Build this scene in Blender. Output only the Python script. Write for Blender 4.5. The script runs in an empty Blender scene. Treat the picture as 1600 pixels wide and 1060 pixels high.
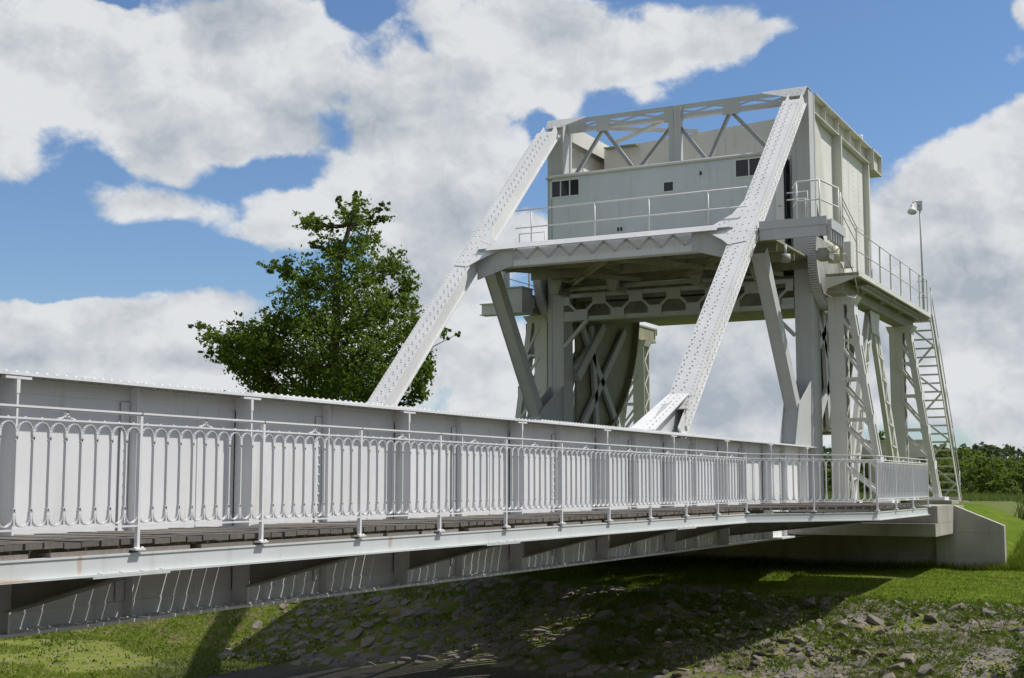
import bpy, math, random
import numpy as np
from mathutils import Vector, noise
R = random.Random(7)
NR = np.random.default_rng(11)
scene = bpy.context.scene
COL = scene.collection
PI = math.pi
YC = 13.45            # centre line of the bridge
def mir(y): return 2*YC - y

# ------------------------------------------------------------------ materials
def new_mat(name):
    m = bpy.data.materials.new(name); m.use_nodes = True
    nt = m.node_tree; nt.nodes.clear()
    out = nt.nodes.new('ShaderNodeOutputMaterial')
    b = nt.nodes.new('ShaderNodeBsdfPrincipled')
    nt.links.new(b.outputs[0], out.inputs[0])
    return m, nt, b
def N(nt, t, **kw):
    n = nt.nodes.new(t)
    for k, v in kw.items():
        if k.startswith('i_'):
            n.inputs[int(k[2:])].default_value = v
        else: setattr(n, k, v)
    return n
def L(nt, a, b): nt.links.new(a, b)
def math_(nt, op, a, b=None, c=None, clamp=False):
    n = nt.nodes.new('ShaderNodeMath'); n.operation = op; n.use_clamp = clamp
    for i, v in enumerate((a, b, c)):
        if v is None: continue
        if isinstance(v, (int, float)): n.inputs[i].default_value = v
        else: nt.links.new(v, n.inputs[i])
    return n.outputs[0]
def vmath(nt, op, a, b=None, c=None):
    n = nt.nodes.new('ShaderNodeVectorMath'); n.operation = op
    for i, v in enumerate((a, b, c)):
        if v is None: continue
        if isinstance(v, (tuple, list)): n.inputs[i].default_value = v
        else: nt.links.new(v, n.inputs[i])
    return n.outputs['Value'] if op in ('LENGTH', 'DOT_PRODUCT', 'DISTANCE') else n.outputs[0]
def mixc(nt, fac, a, b):
    n = nt.nodes.new('ShaderNodeMix'); n.data_type = 'RGBA'
    for s, v in ((0, fac), (6, a), (7, b)):
        if isinstance(v, (int, float)): n.inputs[s].default_value = v
        elif isinstance(v, tuple): n.inputs[s].default_value = (*v, 1) if len(v) == 3 else v
        else: nt.links.new(v, n.inputs[s])
    return n.outputs[2]
def smooth(nt, x, lo, hi):
    n = nt.nodes.new('ShaderNodeMapRange'); n.interpolation_type = 'SMOOTHSTEP'
    nt.links.new(x, n.inputs[0]); n.inputs[1].default_value = lo; n.inputs[2].default_value = hi
    return n.outputs[0]
def pos(nt): return nt.nodes.new('ShaderNodeNewGeometry').outputs['Position']
def noise_(nt, vec, scale, detail=4, rough=.55, st=None):
    n = nt.nodes.new('ShaderNodeTexNoise'); n.inputs['Scale'].default_value = scale
    n.inputs['Detail'].default_value = detail; n.inputs['Roughness'].default_value = rough
    if st: vec = vmath(nt, 'MULTIPLY', vec, st)
    nt.links.new(vec, n.inputs['Vector']); return n.outputs[0]

def paint(name, base, dirt=(.30, .29, .22), streak=.35, rough=.58, rust=(), speck=True, algae=0.0):
    m, nt, b = new_mat(name)
    p = pos(nt)
    n1 = noise_(nt, p, .9, 5)
    c = mixc(nt, smooth(nt, n1, .35, .68), tuple(x*.93 for x in base), base)
    n2 = noise_(nt, p, 1.0, 5, .6, (5.0, 5.0, .45))
    c = mixc(nt, math_(nt, 'MULTIPLY', smooth(nt, n2, .54, .80), streak), c, dirt)
    n3 = noise_(nt, p, 7.0, 6, .7)
    c = mixc(nt, math_(nt, 'MULTIPLY', smooth(nt, n3, .60, .80), .35), c, tuple(x*.75 for x in base))
    if algae:
        n5 = noise_(nt, p, 2.2, 6, .65)
        c = mixc(nt, math_(nt, 'MULTIPLY', smooth(nt, n5, .30, .62), algae), c, (.16, .155, .085))
    if speck:
        n4 = noise_(nt, p, 3.3, 4, .75)
        c = mixc(nt, math_(nt, 'MULTIPLY', smooth(nt, n4, .70, .76), .5), c, (.30, .17, .08))
    n6 = noise_(nt, p, 1.0, 5, .65, (7.0, 7.0, .8))
    c = mixc(nt, math_(nt, 'MULTIPLY', math_(nt, 'MULTIPLY', smooth(nt, n6, .63, .78), smooth(nt, n1, .45, .62)), .38), c, (.36, .25, .15))
    for (x, y, z, rx, ry, rz) in rust:
        v = vmath(nt, 'SUBTRACT', p, (x, y, z)); v = vmath(nt, 'DIVIDE', v, (rx, ry, rz))
        ln = math_(nt, 'ADD', vmath(nt, 'LENGTH', v), math_(nt, 'MULTIPLY', math_(nt, 'SUBTRACT', n3, .5), 1.6))
        c = mixc(nt, math_(nt, 'MULTIPLY', smooth(nt, ln, 1.05, .4), .5), c, (.42, .20, .07))
    L(nt, c, b.inputs['Base Color'])
    L(nt, math_(nt, 'MULTIPLY_ADD', n1, .25, rough-.1), b.inputs['Roughness'])
    bp = N(nt, 'ShaderNodeBump'); bp.inputs['Strength'].default_value = .12; bp.inputs['Distance'].default_value = .01
    L(nt, n3, bp.inputs['Height']); L(nt, bp.outputs[0], b.inputs['Normal'])
    return m

M = {}
WHITE = (.71, .71, .71)
M['paint'] = paint('white_paint', WHITE, rust=[(26.05, 9.5, 1.36, .05, .3, .22), (26.2, 9.5, 1.55, .04, .3, .12)])
M['girder'] = paint('girder_paint', (.74, .745, .75), (.34, .32, .25), streak=.40)
M['grey'] = paint('grey_paint', (.52, .53, .53), streak=.4)
M['cream'] = paint('cream_paint', (.62, .61, .54), (.26, .25, .15), .55)
M['olive'] = paint('stained_paint', (.32, .31, .21), (.18, .17, .09), .6, algae=.45)
M['under'] = paint('stained_shaded_paint', (.40, .40, .37), (.18, .17, .12), .6, algae=.55)  # stained flange paint, also darkened to stand in for shade under the structure
M['fascia'] = paint('fascia_paint', (.585, .605, .60), streak=.35,
    rust=[(8.05, 8, -.62, .035, .3, .10), (12.62, 8, -.62, .06, .3, .11), (7.3, 8, -.72, .22, .3, .015)])
M['rail'] = paint('rail_paint', (.75, .75, .755), streak=.2)
M['tower'] = paint('tower_paint', (.65, .645, .595), streak=.5)
M['cabin'] = paint('cabin_paint', (.62, .665, .72), (.34, .31, .25), .42)
M['side'] = paint('side_plate_paint', (.76, .75, .70), (.36, .34, .23), .45)

def simple(name, col, rough=.5, metal=0, var=.15, scale=6, bump=.1):
    m, nt, b = new_mat(name); p = pos(nt); n = noise_(nt, p, scale, 5, .6)
    c = mixc(nt, smooth(nt, n, .3, .7), tuple(x*(1-var) for x in col), tuple(min(1, x*(1+var)) for x in col))
    L(nt, c, b.inputs['Base Color']); b.inputs['Roughness'].default_value = rough; b.inputs['Metallic'].default_value = metal
    bp = N(nt, 'ShaderNodeBump'); bp.inputs['Strength'].default_value = bump; bp.inputs['Distance'].default_value = .02
    L(nt, n, bp.inputs['Height']); L(nt, bp.outputs[0], b.inputs['Normal'])
    return m
M['dark'] = simple('dark_opening', (.018, .019, .022), .5)
M['galv'] = simple('galvanised_steel', (.45, .46, .47), .35, .7)
M['yellow'] = simple('aged_yellow_paint', (.55, .53, .34), .5)
M['cable'] = simple('cable_sheath', (.45, .44, .40), .6)
def glass():
    m, nt, b = new_mat('window_glass'); b.inputs['Base Color'].default_value = (.022, .027, .032, 1)
    b.inputs['Roughness'].default_value = .08; return m
M['glass'] = glass()
def wood(name='weathered_wood', k=1.0):
    m, nt, b = new_mat(name); g = nt.nodes.new('ShaderNodeNewGeometry')
    p = g.outputs['Position']
    n = noise_(nt, p, 1, 6, .65, (22, 2.0, 14)); r = g.outputs['Random Per Island']
    c = mixc(nt, n, (.075*k, .062*k, .052*k), (.235*k, .21*k, .185*k))
    c = mixc(nt, math_(nt, 'MULTIPLY', r, .6), c, (.085*k, .07*k, .06*k))
    L(nt, c, b.inputs['Base Color']); b.inputs['Roughness'].default_value = .85
    bp = N(nt, 'ShaderNodeBump'); bp.inputs['Strength'].default_value = .5; bp.inputs['Distance'].default_value = .01
    L(nt, n, bp.inputs['Height']); L(nt, bp.outputs[0], b.inputs['Normal'])
    return m
M['wood'] = wood()
M['wood_pale'] = wood('pale_timber', 1.5)
def concrete():
    m, nt, b = new_mat('concrete'); p = pos(nt)
    n1 = noise_(nt, p, .7, 6, .6); n2 = noise_(nt, p, 1, 5, .6, (3, 3, .35)); n3 = noise_(nt, p, 18, 5, .7)
    c = mixc(nt, smooth(nt, n1, .3, .7), (.34, .315, .28), (.46, .42, .37))
    c = mixc(nt, math_(nt, 'MULTIPLY', smooth(nt, n2, .5, .75), .55), c, (.20, .19, .165))
    c = mixc(nt, math_(nt, 'MULTIPLY', smooth(nt, n3, .55, .75), .3), c, (.25, .24, .22))
    sp = N(nt, 'ShaderNodeSeparateXYZ'); L(nt, p, sp.inputs[0])
    fz = math_(nt, 'FRACT', math_(nt, 'DIVIDE', sp.outputs[2], .62)); fy = math_(nt, 'FRACT', math_(nt, 'DIVIDE', sp.outputs[1], 1.22))
    ln_ = math_(nt, 'MAXIMUM', math_(nt, 'LESS_THAN', fz, .02), math_(nt, 'LESS_THAN', fy, .010))
    c = mixc(nt, math_(nt, 'MULTIPLY', ln_, .45), c, (.17, .16, .14))
    c = mixc(nt, math_(nt, 'MULTIPLY', smooth(nt, math_(nt, 'ADD', sp.outputs[2], math_(nt, 'MULTIPLY', n1, .8)), -1.5, -2.0), .5), c, (.15, .155, .09))
    L(nt, c, b.inputs['Base Color']); b.inputs['Roughness'].default_value = .9
    bp = N(nt, 'ShaderNodeBump'); bp.inputs['Strength'].default_value = .25; bp.inputs['Distance'].default_value = .02
    L(nt, n3, bp.inputs['Height']); L(nt, bp.outputs[0], b.inputs['Normal'])
    return m
M['concrete'] = concrete()
def leafmat(name, lo, hi, trans=.45):
    m, nt, b = new_mat(name); g = nt.nodes.new('ShaderNodeNewGeometry')
    n = noise_(nt, g.outputs['Position'], .8, 3)
    f = math_(nt, 'ADD', math_(nt, 'MULTIPLY', g.outputs['Random Per Island'], .6), math_(nt, 'MULTIPLY', n, .4))
    c = mixc(nt, f, lo, hi); L(nt, c, b.inputs['Base Color']); b.inputs['Roughness'].default_value = .65; b.inputs['Specular IOR Level'].default_value = .2
    if trans:
        t = N(nt, 'ShaderNodeBsdfTranslucent'); L(nt, mixc(nt, .5, c, (.14, .20, .02)), t.inputs[0])
        mx = N(nt, 'ShaderNodeMixShader'); mx.inputs[0].default_value = trans
        out = [x for x in nt.nodes if x.type == 'OUTPUT_MATERIAL'][0]
        L(nt, b.outputs[0], mx.inputs[1]); L(nt, t.outputs[0], mx.inputs[2]); L(nt, mx.outputs[0], out.inputs[0])
    return m
M['leaf'] = leafmat('tree_leaves', (.055, .11, .012), (.175, .25, .034))
M['bush'] = leafmat('bush_leaves', (.08, .14, .018), (.22, .29, .055))
M['bush2'] = leafmat('pale_bush_leaves', (.09, .13, .035), (.19, .23, .07))
M['far'] = leafmat('far_leaves', (.07, .105, .05), (.13, .165, .08), .2)
M['grass'] = leafmat('grass_blades', (.075, .12, .004), (.19, .24, .018), .3)
M['weed'] = leafmat('weed_leaves', (.06, .11, .012), (.17, .22, .04), .25)
M['drygrass'] = leafmat('dry_grass_blades', (.13, .14, .05), (.27, .25, .12), .2)
M['bark'] = simple('bark', (.075, .06, .045), .9, 0, .4, 9, .6)
def stone():
    m, nt, b = new_mat('stone'); g = nt.nodes.new('ShaderNodeNewGeometry'); p = g.outputs['Position']
    o = nt.nodes.new('ShaderNodeObjectInfo')
    n1 = noise_(nt, p, 4.5, 6, .65); n2 = noise_(nt, p, 26, 4, .7)
    r = math_(nt, 'FRACT', math_(nt, 'ADD', o.outputs['Random'], g.outputs['Random Per Island']))
    c = mixc(nt, r, (.12, .105, .088), (.25, .21, .165))
    c = mixc(nt, smooth(nt, n1, .42, .7), c, (.13, .12, .11))
    c = mixc(nt, math_(nt, 'MULTIPLY', smooth(nt, n2, .55, .7), .5), c, (.38, .35, .31))
    L(nt, c, b.inputs['Base Color']); b.inputs['Roughness'].default_value = .9
    bp = N(nt, 'ShaderNodeBump'); bp.inputs['Strength'].default_value = .5; bp.inputs['Distance'].default_value = .02
    L(nt, n1, bp.inputs['Height']); L(nt, bp.outputs[0], b.inputs['Normal'])
    return m
M['stone'] = stone()

# ------------------------------------------------------------------ mesh builder
class MB:
    def __init__(s): s.v = []; s.f = []
    def add(s, vs, fs):
        o = len(s.v); s.v += [tuple(v) for v in vs]; s.f += [tuple(i+o for i in f) for f in fs]; return s
    def hexa(s, b, t):      # 4 bottom (ccw), 4 top
        return s.add(list(b)+list(t), [(3,2,1,0),(4,5,6,7),(0,1,5,4),(1,2,6,5),(2,3,7,6),(3,0,4,7)])
    def box(s, x0, x1, y0, y1, z0, z1):
        return s.hexa([(x0,y0,z0),(x1,y0,z0),(x1,y1,z0),(x0,y1,z0)], [(x0,y0,z1),(x1,y0,z1),(x1,y1,z1),(x0,y1,z1)])
    def bar(s, p, q, w, h, up=(0,0,1), off=(0,0)):   # w sideways, h along up
        p = Vector(p); q = Vector(q); d = (q-p).normalized(); up = Vector(up)
        sd = d.cross(up).normalized(); u = sd.cross(d).normalized()
        p = p+sd*off[0]+u*off[1]; q = q+sd*off[0]+u*off[1]
        a, c = sd*w/2, u*h/2
        return s.hexa([p-a-c, p+a-c, q+a-c, q-a-c], [p-a+c, p+a+c, q+a+c, q-a+c])
    def ibeam(s, p, q, w, h, t, up=(0,0,1)):
        s.bar(p, q, w, t, up, (0, h/2-t/2)); s.bar(p, q, w, t, up, (0, -h/2+t/2)); s.bar(p, q, t, h-2*t, up); return s
    def prism(s, pts, ext):
        e = Vector(ext); n = len(pts); b = [Vector(p) for p in pts]; t = [p+e for p in b]
        s.add(b+t, [tuple(range(n))[::-1], tuple(range(n, 2*n))] + [(i, (i+1) % n, (i+1) % n+n, i+n) for i in range(n)]); return s
    def tube(s, pts, r, n=7, r2=None, cap=True):
        pts = [Vector(p) for p in pts]; m = len(pts); o = len(s.v); ref = None
        for i, p in enumerate(pts):
            d = (pts[min(i+1, m-1)]-pts[max(i-1, 0)])
            d = d.normalized() if d.length > 1e-9 else Vector((0,0,1))
            if ref is None: ref = Vector((0,0,1)) if abs(d.z) < .9 else Vector((1,0,0))
            a = d.cross(ref).normalized(); b = a.cross(d).normalized(); ref = b
            rr = r if r2 is None else r+(r2-r)*i/(m-1)
            for k in range(n):
                t = 2*PI*k/n; s.v.append(tuple(p+a*(math.cos(t)*rr)+b*(math.sin(t)*rr)))
        for i in range(m-1):
            for k in range(n):
                s.f.append((o+i*n+k, o+i*n+(k+1) % n, o+(i+1)*n+(k+1) % n, o+(i+1)*n+k))
        if cap: s.f.append(tuple(o+k for k in range(n))[::-1]); s.f.append(tuple(o+(m-1)*n+k for k in range(n)))
        return s
    def rivet(s, p, n, r):
        p = Vector(p); n = Vector(n).normalized(); ref = Vector((0,0,1)) if abs(n.z) < .8 else Vector((1,0,0))
        a = n.cross(ref).normalized(); b = n.cross(a); vs = []
        for rr, hh in ((1, 0), (.78, .5)):
            for k in range(6):
                t = k*PI/3; vs.append(p+(a*math.cos(t)+b*math.sin(t))*(r*rr)+n*(r*hh))
        vs.append(p+n*(r*.75))
        fs = [(k, (k+1) % 6, 6+(k+1) % 6, 6+k) for k in range(6)] + [(6+k, 6+(k+1) % 6, 12) for k in range(6)]
        return s.add(vs, fs)
    def strip(s, pts, w, t, side):     # flat strip following pts; w along side
        for a, b in zip(pts[:-1], pts[1:]): 
            d = (Vector(b)-Vector(a)); e = d.normalized()*t*.3
            s.bar(Vector(a)-e, Vector(b)+e, t, w, side)
        return s
    def build(s, name, mat, parent=None, smooth=False):
        me = bpy.data.meshes.new(name)
        off = Vector((0,0,0)) if parent is None else ROOT[parent.name]
        me.from_pydata([(x-off.x, y-off.y, z-off.z) for x, y, z in s.v], [], s.f)
        me.materials.append(mat)
        import bmesh
        bm = bmesh.new(); bm.from_mesh(me); bmesh.ops.recalc_face_normals(bm, faces=bm.faces); bm.to_mesh(me); bm.free()
        if smooth: me.polygons.foreach_set('use_smooth', [True]*len(me.polygons))
        o = bpy.data.objects.new(name, me); COL.objects.link(o)
        if parent is not None:
            o.parent = parent; ROOT[o.name] = off
        else: ROOT[o.name] = off
        return o
ROOT = {}
def tag(o, label, cat, group=None):
    o['label'] = label; o['category'] = cat
    if group: o['group'] = group
    return o
def thing(name, label, cat, loc, group=None):
    o = bpy.data.objects.new(name, None); o.location = loc; o.empty_display_size = .3; COL.objects.link(o)
    ROOT[o.name] = Vector(loc); return tag(o, label, cat, group)
def structure(o): o['kind'] = 'structure'; return o
def stuff(o, label, cat, group=None): o['kind'] = 'stuff'; return tag(o, label, cat, group)
def copy_tree(o, parent=None):
    c = o.copy(); COL.objects.link(c)
    if parent is not None: c.parent = parent
    for ch in list(o.children): copy_tree(ch, c)
    return c
def fast_mesh(name, V, F4, mat, parent=None, smooth=False):      # numpy verts, faces (n,k)
    me = bpy.data.meshes.new(name); V = np.asarray(V, dtype=np.float32)
    if parent is not None: V = V-np.array(ROOT[parent.name], dtype=np.float32)
    n, k = F4.shape
    me.vertices.add(len(V)); me.vertices.foreach_set('co', V.ravel())
    me.loops.add(n*k); me.loops.foreach_set('vertex_index', F4.astype(np.int32).ravel())
    me.polygons.add(n); me.polygons.foreach_set('loop_start', np.arange(0, n*k, k, dtype=np.int32))
    me.update(calc_edges=True); me.materials.append(mat)
    if smooth: me.polygons.foreach_set('use_smooth', [True]*n)
    o = bpy.data.objects.new(name, me); COL.objects.link(o)
    if parent is not None: o.parent = parent
    ROOT[o.name] = Vector((0,0,0)) if parent is None else ROOT[parent.name]
    return o
# ------------------------------------------------------------------ the drawbridge
bridge = thing('bascule_bridge', 'long white riveted steel drawbridge with plate girders, slanted legs and a raised counterweight', 'bridge', (20, YC, -1.34))
S0, SP = 8.68, 3.324                     # stiffener positions along the girder
ZT, ZB = 1.0, -1.335                     # girder top / bottom
def girder(side):
    s = -1 if side == 'near' else 1      # outward direction
    W = 9.70 if side == 'near' else 17.20
    def y(o): return W+s*o               # outward offset
    def bx(mb, x0, x1, o0, o1, z0, z1):
        a, b = sorted((y(o0), y(o1))); mb.box(x0, x1, a, b, z0, z1)
    X0, X1 = -7.9, 36.15
    g = MB()
    bx(g, X0, X1, -.012, .012, ZB+.03, ZT-.03)
    # splice plates and seam angles on the outer face of the web
    k = -5
    while S0+SP*k < X1-.2:
        x = S0+SP*k
        bx(g, x-.62, x-.05, .012, .020, ZB+.15, ZT-.15)
        k += 1
    bx(g, X0, X1, .012, .026, ZT-.17, ZT-.03); bx(g, X0, X1, .012, .026, ZB+.03, ZB+.18)
    root = g.build('main_girder', M['girder'], bridge)
    f = MB()
    bx(f, X0, X1+.05, -.27, .27, ZT-.030, ZT)
    bx(f, 12.0, 15.9, -.262, .262, ZT, ZT+.016); bx(f, 19.3, 27.8, -.262, .262, ZT, ZT+.018)
    x = X0+.06
    while x < X1:
        for o in (-.225, -.10, .10, .225):
            if abs(o) > .2 or side == 'near': f.rivet((x, y(o), ZT+(.018 if 19.3 < x < 27.8 or 12 < x < 15.9 else 0)), (0,0,1), .022)
        x += .118
    f.build('top_flange', M['girder'], root)
    uf = MB()                             # weathered underside of the top flange with nut heads
    bx(uf, X0+.01, X1, .03, .262, ZT-.0345, ZT-.031)
    if side == 'near':
        x = X0+.06
        while x < X1:
            uf.rivet((x, y(.19), ZT-.0345), (0,0,-1), .022); x += .118
    uf.build('flange_underside', M['under'], root)
    b = MB()
    pts = [(X0, ZB), (36.6, ZB), (36.6, ZB+.03), (X0, ZB+.03)]
    bx(b, X0, X1, -.27, .27, ZB, ZB+.03)
    x = X0+.1
    while x < X1 and side == 'near':
        for o in (.10, .16, .235): b.rivet((x+(.07 if o == .16 else 0), y(o), ZB+.03), (0,0,1), .022)
        b.rivet((x, y(.2), ZB), (0,0,-1), .02)
        x += .145
    b.build('bottom_flange', M['girder'], root)
    # stiffeners: broad ones with a T head, narrow angles between
    k = -5
    while S0+SP*k < X1-.2:
        x = S0+SP*k
        st = MB()
        bx(st, x-.012, x+.012, .0265, .258, ZB+.034, ZT-.036); bx(st, x-.0495, x+.012, .0135, .0262, ZB+.19, ZT-.18)
        bx(st, x-.012, x+.10, .027, .042, ZB+.19, ZT-.18)
        if side == 'near':
            bx(st, x-.15, x+.15, .21, .264, ZT-.062, ZT-.036); bx(st, x-.020, x+.020, .225, .262, ZT-.19, ZT-.062)
            z = ZB+.3
            while z < ZT-.2:
                st.rivet((x-.012, y(.06), z), (-1,0,0), .016); st.rivet((x+.06, y(.042), z), (0,s,0), .020); z += .105
        st.build('stiffener', M['girder'], root)
        if side == 'near':
            st = MB(); xm = x+SP/2
            if xm < X1-.2:
                bx(st, xm-.010, xm+.010, .027, .135, ZB+.034, ZT-.036)
                bx(st, xm-.010, xm+.09, .027, .040, ZB+.19, ZT-.18)
                bx(st, xm-.13, xm-.012, .0265, .036, ZB+.19, ZT-.18)
                z = ZB+.3
                while z < ZT-.2:
                    st.rivet((xm+.05, y(.040), z), (0,s,0), .024); st.rivet((xm-.07, y(.036), z), (0,s,0), .020); z += .115
                st.build('stiffener', M['girder'], root)
        k += 1
    return root
girder('near'); girder('far')

# road deck, cross beams, stringers
d = MB(); x = -7.8
while x < 36.0:
    w = R.uniform(.10, .115)
    y0 = 10.0+R.uniform(-.05, .05); y1 = 16.9+R.uniform(-.05, .05)
    d.box(x, x+w, y0, y1, -.49, -.445+R.uniform(-.006, .006)); x += w+R.uniform(.066, .082)
d.build('road_planking', M['wood'], bridge)
k = -5
while S0+SP*k < 36:
    x = S0+SP*k
    MB().ibeam((x, 9.72, -.86), (x, 17.18, -.86), .26, .62, .03).build('cross_beam', M['olive'], bridge)
    k += 1
for yy in (10.9, 12.6, 14.3, 16.0):
    MB().ibeam((-7.9, yy, -.60), (36.1, yy, -.60), .16, .19, .02).build('stringer', M['olive'], bridge)
# wind bracing below
mb = MB(); k = -5
while S0+SP*(k+1) < 35.5:
    x = S0+SP*k
    mb.bar((x, 9.9, -1.27), (x+SP, 17.0, -1.27), .12, .02); mb.bar((x, 17.0, -1.245), (x+SP, 9.9, -1.245), .12, .02); k += 1
mb.build('wind_bracing', M['olive'], bridge)

# footways ---------------------------------------------------------
NEAR = [(-7.9, 8.0), (25.34, 8.0), (28.2, 6.13), (33.75, 6.12)]
def edge_y(x, P=NEAR):
    for (a, ya), (b, yb) in zip(P[:-1], P[1:]):
        if x <= b: return ya+(yb-ya)*(x-a)/(b-a)
    return P[-1][1]
def footway(flip):
    F = (lambda y: mir(y)) if flip else (lambda y: y)
    def bx(mb, x0, x1, y0, y1, z0, z1):
        a, b = sorted((F(y0), F(y1))); mb.box(x0, x1, a, b, z0, z1)
    mb = MB(); x = -7.85
    P = NEAR if not flip else [(-7.9, 8.62), (36, 8.62)]
    end = 33.7 if not flip else 35.9
    while x < end:
        w = R.uniform(.17, .20); ye = edge_y(x+w/2, P)+.03+R.uniform(-.006, .010)
        yi = 9.668 if x < 28.5 else 9.42
        if x > 33: yi = 8.3
        zt = -.455+R.uniform(-.005, .005); rot = R.uniform(-.006, .006)
        a0, a1 = F(ye), F(yi)
        lo, hi = sorted((a0, a1))
        mb.hexa([(x, lo, zt-.046), (x+w, lo+rot, zt-.046), (x+w, hi, zt-.046), (x, hi, zt-.046)],
                [(x, lo, zt), (x+w, lo+rot, zt+R.uniform(-.004, .004)), (x+w, hi, zt), (x, hi, zt)])
        x += w+(R.uniform(.021, .027) if R.random() < .85 else R.uniform(.006, .014))
    mb.build('footway_planking', M['wood'], bridge)
    # timber runner under the plank ends
    mb = MB(); x = -7.8
    while x < 25.2:
        w = R.uniform(.5, 1.1); bx(mb, x, x+w, 8.02+R.uniform(0, .02), 8.17, -.567, -.530); x += w+R.uniform(.01, .25)
    mb.build('timber_runner', M['wood_pale'], bridge)
    # edge beam (channel with a projecting bottom flange)
    mb = MB()
    for (a, b) in zip(P[:-1], P[1:]):
        p = Vector((a[0], F(a[1]+.02), 0)); q = Vector((b[0], F(b[1]+.02), 0)); e = (q-p).normalized()*.004
        for w, h, z, o in ((.022, .135, -.650, 0), (.12, .018, -.727, 0), (.10, .016, -.575, .03)):
            sd = (q-p).normalized().cross(Vector((0,0,1)))*(-1 if not flip else 1)*o
            mb.bar(p+e+sd+Vector((0,0,z)), q-e+sd+Vector((0,0,z)), w, h)
    if not flip:
        for x in (8.6, 15.2, 21.9):
            mb.box(x-.45, x+.45, 7.955, 8.085, -.7525, -.738)
            for kk in range(4): mb.rivet((x-.36+kk*.24, 7.975, -.718), (0,0,1), .02)
    mb.build('edge_beam', M['fascia'], bridge)
    mb = MB(); mb2 = MB()
    bx(mb2, -7.9, 29.0 if not flip else 36, 8.78, 8.86, -.66, -.55)
    mb2.build('footway_joist', M['olive'], bridge)
    k = -5
    while S0+SP*k < 33:
        x = S0+SP*k; y0 = edge_y(x, P)+.06
        br = MB()
        br.prism([(x-.01, F(y0), -.745), (x-.01, F(9.42), -1.10), (x-.01, F(9.42), -.67), (x-.01, F(y0), -.67)], (.02, 0, 0))
        br.bar((x, F(y0), -.753), (x, F(9.42), -1.108), .17, .016)
        br.bar((x, F(y0), -.66), (x, F(9.42), -.66), .15, .016)
        br.build('bracket', M['under'], bridge)
        k += 1
footway(False); footway(True)

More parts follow.
